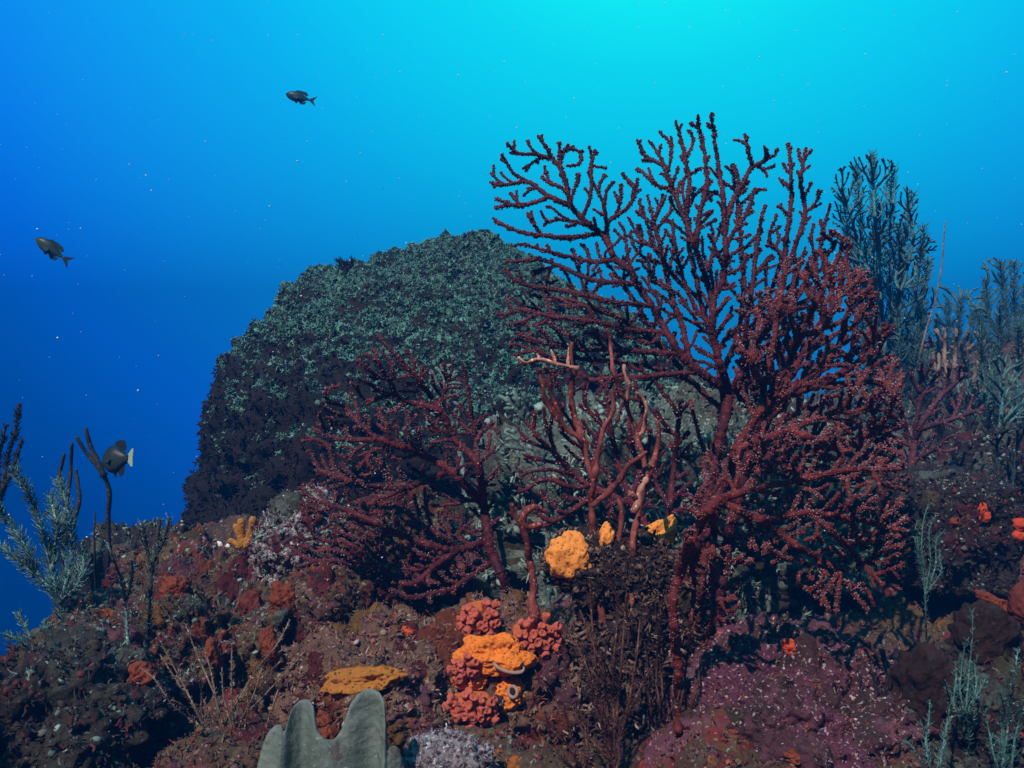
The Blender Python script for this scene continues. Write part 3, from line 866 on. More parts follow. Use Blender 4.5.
gorgonian('sea_fan', 'thin maroon sea fan just behind the tall one, filling its gaps', 'sea fan',
    [[(520, 300), (560, 262), (610, 250), (650, 200), (690, 170), (722, 160), (752, 180), (770, 230), (800, 250), (800, 330), (745, 400), (690, 390), (640, 400), (560, 385), (520, 350)]],
    [[(694, 660), (704, 560), (716, 470), (724, 400), (716, 350), (700, 300), (690, 250), (684, 200)], [(722, 410), (690, 380), (650, 366), (600, 360), (545, 356)], [(690, 380), (660, 345), (620, 318), (570, 300), (535, 296)],
     [(660, 345), (640, 310), (620, 280), (606, 262)], [(700, 300), (676, 280), (656, 250), (646, 220)], [(720, 380), (740, 330), (744, 280), (740, 230), (734, 180)], [(732, 350), (764, 310), (778, 270), (784, 250)], [(724, 400), (750, 380), (785, 340)]],
    1.56, 27, M['fan'], r_tip=.0022, expo=.19, r_max=.0065, amp=.05, gap=11, kill=9.2, step=3.6, jit=.38, inertia=.8, polyps=2.0, polyp_col=(.12, .055, .07), polyp_r=.00095, split=.30)

gorgonian('sea_fan', 'densest red sea fan, its curving branches crowded right of the tall fan', 'sea fan',
    [(742, 300), (790, 262), (826, 232), (846, 236), (862, 270), (880, 292), (884, 330), (902, 380), (908, 430), (896, 470), (850, 482), (790, 470), (744, 452)],
    [[(690, 640), (704, 560), (716, 500), (736, 450), (760, 410), (790, 360), (812, 310), (836, 262)],
     [(760, 410), (800, 385), (838, 350), (852, 300), (846, 262)], [(736, 450), (790, 430), (840, 410), (868, 372), (876, 320)], [(790, 432), (850, 450), (886, 420), (896, 390)],
     [(760, 410), (772, 350), (780, 300)], [(720, 480), (700, 440), (690, 400)]],
    1.34, 22, M['fan_bright'], r_tip=.0026, expo=.2, r_max=.0080, amp=.09, nscale=50, gap=10.5, kill=8.2, step=3.6, jit=.4, inertia=.8, polyps=2.2, polyp_col=(.20, .12, .13), polyp_r=.00092, split=.4)
gorgonian('sea_fan', 'shaded red sea fan standing close behind the densest fan', 'sea fan',
    [(735, 330), (800, 270), (850, 250), (878, 300), (900, 380), (905, 450), (840, 480), (750, 470)],
    [[(715, 620), (728, 540), (745, 470), (775, 400), (810, 340), (850, 280)], [(775, 400), (830, 380), (880, 350)], [(745, 470), (820, 450), (890, 430)]],
    1.56, 23, M['fan'], r_tip=.0036, amp=.07, nscale=50, gap=11, kill=8, inertia=.8, polyps=.8, polyp_col=(.25, .16, .18), split=.4)
gorgonian('sea_fan', 'low red sea fan drooping over the pink rock, dotted with white polyps', 'sea fan',
    [(700, 452), (760, 440), (850, 440), (905, 462), (908, 530), (892, 585), (850, 622), (822, 612), (790, 570), (752, 556), (740, 600), (712, 655), (690, 640), (682, 560)],
    [[(678, 668), (672, 600), (690, 540), (716, 500), (756, 488), (800, 480), (850, 470), (896, 470)], [(716, 500), (760, 520), (810, 512), (860, 520), (900, 530)],
     [(760, 520), (800, 548), (840, 570), (836, 612)], [(716, 500), (712, 560), (714, 610), (704, 648)], [(810, 512), (850, 548), (878, 580)], [(690, 540), (694, 590), (690, 630)]],
    1.15, 24, M['fan_bright'], r_tip=.0022, expo=.2, r_max=.0065, amp=.07, nscale=50, gap=10, kill=8, step=3.6, jit=.38, inertia=.7, polyps=2.2, polyp_col=(.19, .12, .125), polyp_r=.00076, split=.4)
gorgonian('sea_fan', 'smaller wine red sea fan leaning left before the dark boulder', 'sea fan',
    [(308, 470), (306, 425), (330, 385), (360, 368), (376, 334), (402, 345), (430, 372), (462, 362), (476, 400), (500, 440), (498, 540), (470, 590), (400, 606), (340, 590), (290, 560), (300, 520)],
    [[(516, 630), (506, 585), (490, 548), (484, 505), (478, 460), (474, 425), (466, 380)], [(488, 540), (455, 552), (420, 542), (390, 530), (350, 512), (316, 500)],
     [(484, 505), (452, 470), (420, 452), (380, 440), (340, 440), (312, 428)], [(478, 462), (456, 440), (440, 410), (420, 380), (400, 360), (378, 336)],
     [(452, 470), (400, 490), (350, 480), (315, 470)], [(495, 560), (450, 590), (410, 598), (370, 580), (320, 575)], [(440, 410), (400, 400), (360, 380)]],
    1.42, 25, M['fan'], r_tip=.0024, expo=.235, r_max=.0085, amp=.06, gap=9, kill=7.2, step=3.2, jit=.36, inertia=.75, polyps=1.8, polyp_col=(.17, .12, .13), polyp_r=.0008, split=.4)
gorgonian('sea_fan', 'small red sea fan tangled at the foot of the bare branches', 'sea fan',
    [(520, 420), (560, 400), (600, 380), (640, 380), (690, 400), (690, 500), (660, 560), (600, 500), (540, 540), (510, 520)],
    [[(655, 650), (660, 580), (668, 520), (676, 450), (680, 405)], [(664, 555), (630, 500), (612, 440), (606, 392)], [(630, 505), (580, 480), (540, 440)], [(600, 490), (560, 520), (530, 530)]],
    1.50, 26, M['fan'], r_tip=.0030, expo=.2, r_max=.008, amp=.06, gap=13, kill=9.5, inertia=.8, polyps=.6, polyp_col=(.28, .2, .22), split=.4)

# bare branches in the middle
def branchy(name, label, cat, lines, Y, mat, r0, r1, seed, group=None, base_part='stalk', mats=None, prt='branch', amp=.03, knob=0):
    rng = np.random.default_rng(seed)
    lines = footed(lines, Y) if name not in ('antler_branch', 'broken_twig') else lines
    root = P(*lines[0][0], Y); th = thing(name, label, cat, tuple(root), group); inv = Matrix.Translation(-Vector(root))
    for k, ln in enumerate(lines):
        q = resample(ln, 5.0)
        if len(q) < 3: q = resample(ln, 2.5)
        n = len(q)
        dep = Y + amp * fbm(np.c_[q / 55, np.full(n, seed * .77)], 2, seed) * 1.5
        pts = np.stack([(q[:, 0] - CX) / FPX * dep, dep, (CY - q[:, 1]) / FPX * dep], 1)
        pts[1:-1] += rng.normal(0, .0034, pts[1:-1].shape)
        for _ in range(2): pts[1:-1] = pts[1:-1] * .5 + (pts[:-2] + pts[2:]) * .25
        a, b = (r0, r1) if k == 0 else (r0 * .72, r1)
        rr = np.linspace(a, b, n) * (1 + min(.22, .0010 / a) * rng.normal(0, 1, n)).clip(.6, 1.6)
        mb = MB(); V, F = tube(pts, rr, 8); mb.add(V, F)
        o = mb.build(base_part if k == 0 else prt, (mats or {}).get(k, mat)); o.parent = th; o.matrix_parent_inverse = inv
    return th
branchy('bare_coral_branch', 'dark red bare gorgonian trunk forking upward beside the yellow sponge', 'dead coral',
    [[(606, 640), (598, 590), (594, 551), (590, 507), (594, 482), (583, 442), (562, 426), (552, 395), (546, 368)],
     [(591, 507), (616, 484), (632, 460), (646, 452)], [(583, 442), (576, 420), (570, 395), (574, 370), (572, 344)], [(594, 482), (598, 450), (604, 425), (612, 410), (612, 392)], [(562, 426), (545, 400), (540, 372)], [(600, 590), (612, 560), (622, 530), (618, 500)]],
    1.27, M['bare'], .0072, .0030, 41)
branchy('bare_coral_branch', 'pale pink bare gorgonian branch reaching highest in the middle', 'dead coral',
    [[(630, 560), (636, 520), (646, 488), (648, 473), (638, 436), (626, 404), (614, 376), (612, 352), (607, 330)], [(638, 436), (647, 420), (644, 402), (637, 393)], [(646, 488), (652, 462), (660, 440), (656, 420)], [(626, 404), (628, 385), (624, 366)]],
    1.275, M['bone'], .0052, .0027, 42, mats={0: M['bare'], 2: M['bare']})
branchy('antler_branch', 'cream antler shaped twig lying across the bare branches', 'dead coral',
    [[(578, 369), (566, 365), (553, 363), (537, 360), (527, 362), (519, 358)], [(556, 364), (554, 356), (551, 350)], [(540, 361), (537, 354)], [(568, 366), (567, 356), (569, 348)]],
    1.255, M['bone'], .0036, .0018, 43)
branchy('broken_twig', 'short bright pink broken twig above the orange sponges', 'dead coral', [[(633, 512), (640, 494), (646, 480)], [(638, 500), (631, 494)]], 1.262, M['bone'], .0052, .0045, 44)
branchy('bare_coral_branch', 'orange brown forked stump between the small fan and yellow sponge', 'dead coral',
    [[(536, 640), (532, 580), (527, 545), (520, 522), (512, 505)], [(526, 540), (522, 515), (532, 508), (546, 512)], [(520, 524), (528, 530), (540, 524)]], 1.3, M['bare'], .0085, .0036, 45)

# ------------------------------------------------------------------ sponges and corals
def blob(name, label, cat, u, v, Y, wpx, hpx, dep, seed, mat, rough=.25, sub=5, group=None, mb_only=False, tilt=0, freq=1.6, fine=.04):
    if label: Y = on(u, v, Y) + dep * .2
    C = P(u, v, Y); S = np.array([PX(wpx / 2, Y), dep, PX(hpx / 2, Y)])
    V, F = ico(sub)
    r = 1 + rough * fbm(V * freq + seed * 3.3, 4, seed, .5) * 1.5 + fine * np.abs(fbm(V * 9, 3, seed + 5))
    W = V * r[:, None] * S
    if tilt:
        a = math.radians(tilt); W = np.stack([W[:, 0] * math.cos(a) - W[:, 2] * math.sin(a), W[:, 1], W[:, 0] * math.sin(a) + W[:, 2] * math.cos(a)], 1)
    m = MB(); m.add(W + C, F)
    o = m.build(name, mat, origin=C)
    if label: tag(o, label, cat, group)
    return o

blob('sponge', 'bright yellow orange sponge dotted with dark pores, left of the bare trunk', 'sponge', 569, 557, 1.25, 46, 50, .020, 201, M['orange'], .34, tilt=28, fine=.012, freq=1.2)
blob('sponge', 'small orange sponge wedge right of the bare trunk', 'sponge', 656, 536, 1.22, 46, 24, .016, 202, M['orange'], .35, tilt=38, fine=.012)
blob('sponge', 'narrow yellow sponge sliver against the bare trunk', 'sponge', 606, 538, 1.24, 14, 32, .012, 203, M['orange'], .3, tilt=-12, fine=.012)
blob('sponge', 'dim amber sponge half hidden above the cup corals', 'sponge', 462, 588, 1.40, 56, 26, .02, 204, M['ochre'], .3)
blob('sponge', 'ochre sponge crust spreading in the middle of the purple brown rock', 'sponge', 365, 680, 1.19, 74, 26, .025, 205, M['ochre'], .45, tilt=6)
blob('sponge', 'orange sponge nestled between the leaf sponge lobes', 'sponge', 326, 731, 1.03, 26, 34, .02, 206, M['rust'], .4, tilt=25)
blob('sponge', 'long orange sponge strip on the right flank of the left mound', 'sponge', 271, 646, 1.26, 17, 38, .02, 207, M['rust'], .25, tilt=18)
blob('sponge', 'short orange sponge strip low on the left mound face', 'sponge', 213, 656, 1.27, 17, 34, .02, 208, M['rust'], .25, tilt=12)
blob('sponge', 'rusty orange sponge smear at the left foot of the mound', 'sponge', 142, 676, 1.3, 28, 30, .02, 209, M['rust'], .35, tilt=30)
blob('sponge', 'red orange sponge knob just below the left mound', 'sponge', 183, 700, 1.24, 24, 20, .018, 210, M['scarlet'], .35)
blob('sponge', 'dark red sponge patch on the upper face of the mound', 'sponge', 252, 606, 1.30, 24, 34, .02, 211, M['redbrown'], .3)
blob('sponge', 'crimson sponge oval at the right shoulder of the mound', 'sponge', 285, 600, 1.33, 26, 40, .02, 212, M['rust'], .3, tilt=15)
blob('sponge', 'dull orange sponge high on the mound under its turf', 'sponge', 176, 590, 1.36, 30, 28, .02, 213, M['rust'], .3)
blob('sponge', 'small scarlet sponge between the rock ledge and wine red fan', 'sponge', 405, 634, 1.3, 20, 14, .014, 214, M['scarlet'], .4)
blob('sponge', 'tiny scarlet sponge at the end of the ochre crust', 'sponge', 391, 679, 1.16, 18, 10, .012, 215, M['scarlet'], .4)
blob('sponge', 'scarlet sponge dab on the seabed under the drooping fan', 'sponge', 790, 646, 1.22, 16, 14, .012, 216, M['scarlet'], .4)
blob('sponge', 'orange sponge crumb on the bottom of the magenta rock', 'sponge', 796, 757, 1.08, 24, 14, .014, 217, M['rust'], .5)
blob('ball_sponge', 'round brown ball sponge at right beside the grey hydroid', 'sponge', 985, 640, 1.26, 62, 72, .04, 218, M['brown'], .28, tilt=10, freq=2.4)
blob('ball_sponge', 'larger shaded ball sponge sunk between the dark rocks', 'sponge', 925, 690, 1.33, 64, 80, .045, 219, M['brown'], .30, freq=2.6)
blob('ball_sponge', 'wine red ball sponge cut by the right picture edge', 'sponge', 1022, 605, 1.32, 26, 40, .02, 220, M['redbrown'], .15)
blob('sponge', 'flat orange sponge sheet under the wine red ball sponge', 'sponge', 1003, 610, 1.40, 60, 22, .02, 221, M['rust'], .4, tilt=-25)
blob('tube_sponge', 'red brown barrel sponge under the pale plume at far left', 'sponge', 66, 622, 1.50, 28, 36, .022, 222, M['redbrown'], .12)

def lobed(name, label, blobs, Y, seed, mat, group=None):
    Y = on(blobs[0][0], blobs[0][1], Y)
    C = P(blobs[0][0], blobs[0][1], Y)
    th = thing(name, label, 'sponge', tuple(C), group)
    for k, (u, v, wp, hp) in enumerate(blobs):
        o = blob('lobe', None, None, u, v, Y + .006 * math.sin(k * 2.1), wp, hp, PX(wp * .42, Y), seed + k, mat, .2, 4)
        o.location = Vector(o.location) - Vector(C); o.parent = th
lobed('sponge', 'scarlet three lobed sponge on the edge of the flat topped block', [(982, 508, 11, 14), (978, 518, 12, 11), (987, 517, 8, 12)], 1.62, 231, M['scarlet'])
lobed('sponge', 'scarlet two lobed sponge at the right picture edge', [(1020, 524, 14, 14), (1018, 536, 16, 14)], 1.62, 234, M['scarlet'])
lobed('sponge', 'faded red sponge pair low on the flat topped block', [(955, 522, 12, 10), (957, 550, 11, 14)], 1.62, 237, M['rust'])

# orange sponge with its grey lipped opening
YO = on(492, 668, 1.205) + .004
C = P(497, 657, YO)
th = thing('orange_sponge', 'knobbly orange sponge with a grey lipped opening among red cup corals', 'sponge', tuple(C))
for nm, u, v, wp, hp, dp, sd_, mt, rg in (('sponge_body', 494, 656, 72, 44, .028, 241, M['orange_plain'], .35), ('lobe', 470, 680, 34, 24, .022, 242, M['orange_plain'], .3), ('lobe', 510, 694, 34, 34, .024, 243, M['orange_plain'], .25)):
    o = blob(nm, None, None, u, v, YO, wp, hp, dp, sd_, mt, rg, 6, fine=.05); o.location = Vector(o.location) - Vector(C); o.parent = th
def torus(u, v, Y, rx, rz, rr, tilt=0, lift=0):
    a = np.linspace(0, 2 * np.pi, 25); c = P(u, v, Y); t_ = math.radians(tilt)
    x, z = PX(rx, Y) * np.cos(a), PX(rz, Y) * np.sin(a)
    pts = np.stack([c[0] + x * math.cos(t_) - z * math.sin(t_), c[1] + .006 * np.sin(a), c[2] + x * math.sin(t_) + z * math.cos(t_)], 1)
    return tube(pts, np.full(25, rr), 8, cap=False)
for nm, u, v, rx, rz, tl in (('lip', 509, 666, 15, 4.5, -14), ('lip', 513, 692, 5, 4, 60)):
    m = MB(); V, F = torus(u, v, YO - .026, rx, rz, .0026, tl); m.add(V - C, F); o = m.build(nm, M['grey_lip']); o.parent = th
    m = MB(); V, F = ico(3); cc = P(u, v, YO - .022); a_ = math.radians(tl); W = V * np.array([PX(rx, 1.17), .004, PX(rz, 1.17)])
    W = np.stack([W[:, 0] * math.cos(a_) - W[:, 2] * math.sin(a_), W[:, 1], W[:, 0] * math.sin(a_) + W[:, 2] * math.cos(a_)], 1)
    m.add(W + cc - C, F); q = m.build('opening', M['brown']); q.parent = o

# cup corals: closed fleshy polyps on a base
def polyp_mesh(seed):
    r = np.random.default_rng(seed); k = 14
    prof = [(0, .55), (.25, .60), (.6, .72), (.88, .84), (1.02, .80), (1.06, .62), (1.0, .42), (.93, .22), (.9, .03)]
    V = []
    for z, rr in prof:
        for j in range(k):
            a = j / k * 2 * np.pi
            w_ = rr * (1 + .05 * math.cos(7 * a)) * (1 + .10 * math.cos(2 * a + seed))
            V.append([w_ * math.cos(a) * .6 + .12 * z * z * math.cos(seed), w_ * math.sin(a) * .6 + .10 * z * z * math.sin(seed * 2.1), z * 1.0 + .04 * r.normal()])
    n = len(prof)
    F = [[i_ * k + j, i_ * k + (j + 1) % k, (i_ + 1) * k + (j + 1) % k, (i_ + 1) * k + j] for i_ in range(n - 1) for j in range(k)]
    m = MB(); m.add(np.array(V), np.array(F), np.repeat(np.clip(np.linspace(.85, 1.15, n), .8, 1.15), k)[:, None] * np.ones((1, 3)))
    o = m.build('polyp', M['cup']); me_ = o.data; bpy.data.objects.remove(o); return me_
PM = [polyp_mesh(s) for s in (1, 2, 3, 4)]
def cup_coral(label, u, v, Y, wpx, hpx, n, seed, size, group='red cup coral clusters'):
    Y = on(u, v, Y) - .024
    rng = np.random.default_rng(seed); C = P(u, v, Y); th = thing('cup_coral', label, 'cup coral', tuple(C), group)
    S = np.array([PX(wpx / 2, Y), .020, PX(hpx / 2, Y)]) * .72
    o = blob('coral_base', None, None, u, v, Y + .006, wpx * .74, hpx * .74, .018, seed, M['cup_base'], .2, 4); o.location = Vector(o.location) - Vector(C); o.parent = th
    g = np.arange(n) + .5
    phi = np.pi * (1 + 5 ** .5) * g + rng.normal(0, .15, n); r_ = np.sqrt(g / n)
    d = np.stack([r_ * np.cos(phi), -np.sqrt(np.clip(1 - r_ ** 2 * .92, .05, 1)), r_ * np.sin(phi)], 1)
    for k in range(n):
        q = bpy.data.objects.new('polyp', PM[int(rng.integers(4))]); COL.objects.link(q); q.parent = th
        dd = Vector(d[k] + rng.normal(0, .16, 3)).normalized()
        q.location = Vector(d[k] * S * .9); q.rotation_mode = 'QUATERNION'
        q.rotation_quaternion = dd.to_track_quat('Z', 'Y') 
        s = size * rng.uniform(.7, 1.2); q.scale = (s, s, s * rng.uniform(.9, 1.4))
cup_coral('coral red cup coral cluster, topmost at left above the orange sponge', 480, 618, 1.20, 52, 44, 30, 301, .0115)
cup_coral('largest pinkish red cup coral cluster beside the dark overgrown stump', 536, 637, 1.18, 62, 48, 34, 302, .0115)
cup_coral('smallest cup coral cluster hugging the left side of the orange sponge', 464, 667, 1.19, 30, 32, 16, 303, .0105)
cup_coral('lowest cup coral cluster spreading under the orange sponge', 473, 706, 1.16, 66, 40, 32, 304, .0115)

# leaf sponge: thick upright lobes with a paler rim
def leaf_sheet(prof, vb, Y, thick, folds, seed):
    """prof: the upper rim as (u, v); folds: (u, width, depth) hollows that turn the sheet into upright lobes"""
    prof = np.array(prof, float); prof[:, 1] = 768 - (768 - prof[:, 1]) * .90; nu, nv = 180, 80
    u = np.linspace(prof[0, 0], prof[-1, 0], nu); top = np.interp(u, prof[:, 0], prof[:, 1])
    for _ in range(3): top[1:-1] = top[1:-1] * .5 + (top[:-2] + top[2:]) * .25
    tt = np.linspace(0, 1, nv) ** .6
    U = np.repeat(u[None], nv, 0); Vv = vb + (top - vb)[None] * tt[:, None]
    d = Y + sum(dd * np.exp(-((U - a) / b) ** 2) for a, b, dd in folds)
    p = np.stack([(U - CX) / FPX * Y, d, (CY - Vv) / FPX * Y], -1)
    p[..., 1] += .010 * fbm(p.reshape(-1, 3) * 14, 3, seed).reshape(nv, nu) + .03 * tt[:, None]
    e = np.clip(1 - (Vv - top[None]) / 9.0, 0, 1) ** 1.5
    e = np.maximum(e, np.clip(1 - np.minimum(U - u[0], u[-1] - U) / 6, 0, 1))
    half = thick / 2 * np.sqrt(np.clip(1 - e ** 2, .03, 1)) * (1 + .25 * fbm(p.reshape(-1, 3) * 40, 3, seed + 3).reshape(nv, nu))
    A, B = p.copy(), p.copy(); A[..., 1] -= half; B[..., 1] += half
    i_ = (np.arange(nv - 1)[:, None] * nu + np.arange(nu - 1)[None]).reshape(-1); nn = nu * nv
    f1 = np.stack([i_, i_ + 1, i_ + nu + 1, i_ + nu], 1)
    F = [f1, f1[:, ::-1] + nn]
    for l in (np.arange(nv) * nu, np.arange(nv) * nu + nu - 1, np.arange(nu) + (nv - 1) * nu):
        F.append(np.stack([l[:-1], l[1:], l[1:] + nn, l[:-1] + nn], 1))
    c = 1 - e[..., None] + np.array([.7, 1.15, 1.25]) * e[..., None]
    m = MB(); m.add(np.concatenate([A.reshape(-1, 3), B.reshape(-1, 3)]), F, np.tile(c.reshape(-1, 3), (2, 1)))
    return m
C = P(320, 790, .97)
m = leaf_sheet([(250, 778), (255, 756), (260, 741), (267, 733), (275, 731), (279, 742), (280, 728), (283, 716), (289, 711), (299, 710), (306, 715), (309, 728), (312, 739), (320, 745), (330, 746), (336, 738),
                (340, 724), (344, 711), (350, 702), (357, 697), (366, 697), (374, 700), (380, 706), (383, 720), (383, 742), (380, 762), (386, 757), (392, 757), (397, 766), (402, 785)],
               865, .97, .008, [(295, 13, .018), (366, 17, .020), (278, 5, -.008), (324, 13, -.010), (383, 6, -.008)], 4)
tag(m.build('leaf_sponge', M['leaf_sponge'], origin=C), 'grey green leaf sponge with upright lobes and bluish rims at the bottom edge', 'sponge')

# fire coral with white tips
branchy('fire_coral', 'small mustard fire coral with white tips behind the left mound', 'coral',
    [[(242, 556), (243, 546), (242, 530), (241, 522)], [(243, 546), (238, 536), (236, 527)], [(243, 546), (249, 536), (253, 520)], [(244, 548), (252, 540), (257, 530)], [(242, 548), (233, 545), (231, 541)]], on(243, 560, 1.6) + .01, M['fire'], .011, .006, 51, amp=.01)
C = P(243, 530, 1.548)
blob('coral_tip', 'larger white coral tip poking up from the mound turf', 'coral', 219, 546, 1.55, 9, 9, .006, 251, M['white_tip'], .2, 3)
blob('coral_tip', 'smaller white coral tip next to the fire coral', 'coral', 228, 549, 1.55, 6, 11, .005, 252, M['white_tip'], .2, 3)

# ------------------------------------------------------------------ plumes, rods and whips
def plume(name, label, lines, Y, seed, mat, rod_r=.003, pin_len=.018, pin_gap=.004, pin_r=.0010, amp=.03, group=None, cat='sea plume', droop=.35, start=.12, pin_mat=None):
    rng = np.random.default_rng(seed); lines = footed(lines, Y); root = P(*lines[0][0], Y); th = thing(name, label, cat, tuple(root), group); inv = Matrix.Translation(-Vector(root))
    for k, ln in enumerate(lines):
        q = resample(ln, 4.0); n = len(q)
        dep = Y + amp * fbm(np.c_[q / 60, np.full(n, seed * .91)], 2, seed) * 1.6
        pts = np.stack([(q[:, 0] - CX) / FPX * dep, dep, (CY - q[:, 1]) / FPX * dep], 1)
        for _ in range(2): pts[1:-1] = pts[1:-1] * .5 + (pts[:-2] + pts[2:]) * .25
        rr = np.linspace(rod_r, rod_r * .5, n) * (1 + .08 * rng.normal(0, 1, n))
        m = MB(); m.add(*tube(pts, rr, 7)); o = m.build('stalk' if k == 0 else 'branch', mat); o.parent = th; o.matrix_parent_inverse = inv
        if not pin_len: continue
        L = np.linalg.norm(np.diff(pts, axis=0), axis=1).sum(); npn = int(L / pin_gap) * 3
        m = MB()
        s_ = np.sort(rng.uniform(start if k == 0 else .04, .999, npn)) * (n - 1.001); k0 = s_.astype(int); f = (s_ - k0)[:, None]
        b = pts[k0] * (1 - f) + pts[k0 + 1] * f; T = unit(pts[k0 + 1] - pts[k0])
        Fm = frames(T, rng); 
        ln_ = pin_len * rng.uniform(.5, 1.2, npn) * (1 - .35 * (s_ / n))
        d1 = unit(Fm[:, :, 0] + T * rng.uniform(.3, .9, (npn, 1))); d2 = unit(d1 + T * .7 + np.array([0, 0, droop]))
        mid = b + d1 * ln_[:, None] * .55; end = mid + d2 * ln_[:, None] * .5
        # three sided needles, all at once
        X = unit(np.cross(d1, T)); Yv = np.cross(X, d1)
        ring = []
        for pnt, r_ in ((b, 1.0), (mid, .9), (end, .55)):
            for a in (0, 2.094, 4.189): ring.append(pnt + (X * math.cos(a) + Yv * math.sin(a)) * pin_r * r_)
        V = np.stack(ring, 1)
        F = np.array([[0, 1, 4, 3], [1, 2, 5, 4], [2, 0, 3, 5], [3, 4, 7, 6], [4, 5, 8, 7], [5, 3, 6, 8]])
        off = (np.arange(npn) * 9)[:, None, None]
        m.add(V.reshape(-1, 3), [(F[None] + off).reshape(-1, 4)], np.repeat(rng.uniform(.6, 1.3, (npn, 1)) * np.ones((1, 3)), 9, 0))
        g = m.build('pinnules', pin_mat or mat); g['kind'] = 'stuff'; g.parent = o
    return th

plume('sea_plume', 'pale teal feathery sea plume at far left before open water',
    [[(64, 640), (60, 604), (50, 565), (42, 530), (32, 500), (14, 468)], [(60, 604), (70, 570), (72, 530), (66, 500), (58, 478)], [(58, 595), (36, 575), (14, 556), (-8, 540)],
     [(52, 570), (58, 530), (50, 495)], [(40, 578), (24, 545), (8, 520), (-6, 505)], [(62, 600), (78, 585), (84, 565), (82, 545)]], 1.45, 61, M['plume_teal'], .0034, .021, .0017, .0009)
plume('sea_plume', 'dark bristly sea plume cut by the left picture edge',
    [[(-6, 540), (2, 490), (8, 455), (16, 430), (19, 404)], [(2, 490), (14, 468), (22, 440)], [(-2, 510), (-4, 470), (6, 425)]], 1.9, 62, M['plume_dark'], .005, .016, .004, .0016)
plume('sea_rod', 'forked black sea rod with blunt arms beside the rear facing fish',
    [[(108, 540), (108, 515), (110, 492), (105, 477), (94, 462), (84, 450), (77, 438)], [(104, 476), (94, 455), (88, 440), (86, 429)]], 2.0, 63, M['plume_dark'], .0085, 0, cat='sea rod')
plume('sea_rod', 'bushy black sea rod clump standing between pale plume and forked rod',
    [[(62, 560), (64, 520), (70, 480), (72, 444)], [(64, 525), (54, 505), (44, 516)], [(66, 505), (58, 480), (64, 455)], [(63, 545), (72, 525), (80, 500), (76, 470)]], 1.75, 64, M['plume_dark'], .0065, .007, .006, .0014, cat='sea rod')
plume('sea_rod', 'thin dark sea whip with a tiny pale tip in open water', [[(96, 600), (95, 560), (94, 530), (95, 512)]], 1.6, 65, M['plume_dark'], .0028, 0, cat='sea rod')
plume('sea_plume', 'slim pale hooked plume on the left end of the mound', [[(130, 690), (128, 650), (126, 610), (121, 580), (114, 560), (107, 543)], [(126, 600), (133, 575), (131, 560)]], 1.24, 66, M['plume_pale'], .0028, .008, .0026, .0008)
plume('sea_plume', 'bottle brush plume with a pale tuft on the mound top', [[(144, 680), (148, 640), (150, 600), (153, 565), (158, 545), (160, 520)], [(154, 560), (164, 540), (170, 518)], [(152, 570), (146, 545), (142, 522)]], 1.27, 67, M['plume_dark'], .0030, .012, .0026, .0008, pin_mat=M['plume_pale'])
plume('sea_plume', 'small bluish plume leaning left low on the left reef edge', [[(40, 690), (36, 660), (30, 636), (18, 612)], [(36, 662), (46, 640), (44, 620)], [(34, 650), (20, 640), (4, 634)]], 1.3, 68, M['plume'], .003, .014, .003, .001)

# hydroids and whips over the left foreground
def whips(name, label, base, tips, Y, seed, mat, r=.0016, pin=.006, group=None):
    rng = np.random.default_rng(seed); lines = []
    for k, tp in enumerate(tips):
        b = np.array(base, float) + ([0, 0] if k == 0 else rng.normal(0, 4, 2)); tpn = np.array(tp, float)
        mid = (b + tpn) / 2 + rng.normal(0, 7, 2)
        lines.append([tuple(b), tuple(b * .7 + mid * .3), tuple(mid), tuple(mid * .4 + tpn * .6 + rng.normal(0, 3, 2)), tp])
    return plume(name, label, lines, Y, seed, mat, r, pin, .0055, .0007, .03, group, 'hydroid', .2)
whips('hydroid_bush', 'tall tan hydroid bush of thin twigs left of the leaf sponge', (236, 780), [(160, 640), (186, 625), (205, 650), (222, 668), (246, 690), (262, 668), (278, 690), (204, 700), (232, 640)], 1.08, 71, M['plume_tan'])
whips('hydroid_bush', 'sprawling tan hydroid twigs across the left mound', (215, 740), [(140, 668), (160, 655), (172, 700), (196, 672), (290, 620), (306, 650), (282, 660)], 1.14, 72, M['plume_tan'])
whips('hydroid_bush', 'grey feathery hydroid standing before the brown ball sponge', (968, 730), [(966, 640), (978, 655), (955, 662), (985, 680), (972, 610), (948, 690)], 1.12, 73, M['plume'], .0016, .010)
whips('hydroid_bush', 'grey hydroid clump rising from the bottom right corner', (1004, 780), [(1000, 690), (1018, 650), (1022, 700), (985, 712), (1012, 670), (995, 735)], 1.06, 74, M['plume'], .0016, .010)
whips('hydroid_bush', 'low dusky hydroid on the bottom edge right of centre', (935, 785), [(930, 700), (945, 680), (918, 722), (952, 716), (905, 740)], 1.05, 75, M['plume'], .0015, .009)
whips('hydroid_bush', 'blackish hydroid tuft on the dark side of the drooping fan', (872, 745), [(858, 668), (868, 660), (880, 690), (852, 700), (890, 672)], 1.2, 76, M['plume_dark'], .0016, .009)
whips('hydroid_bush', 'bluish hydroid spray against the flat topped dark block', (925, 590), [(905, 530), (918, 520), (936, 515), (945, 530), (928, 505), (940, 550)], 1.5, 77, M['plume'], .0016, .010)
whips('hydroid_bush', 'brown tangle of weed twigs on the front of the stump', (612, 760), [(590, 580), (610, 570), (575, 640), (640, 620), (626, 596), (560, 690), (655, 660), (600, 650), (580, 610)], 1.17, 78, M['weed'], .0022, .012)
whips('hydroid_bush', 'dark maroon weed twigs trailing down the right of the stump', (668, 770), [(690, 620), (664, 590), (700, 660), (645, 640), (680, 680), (655, 600), (712, 700)], 1.19, 79, M['weed'], .0022, .009)
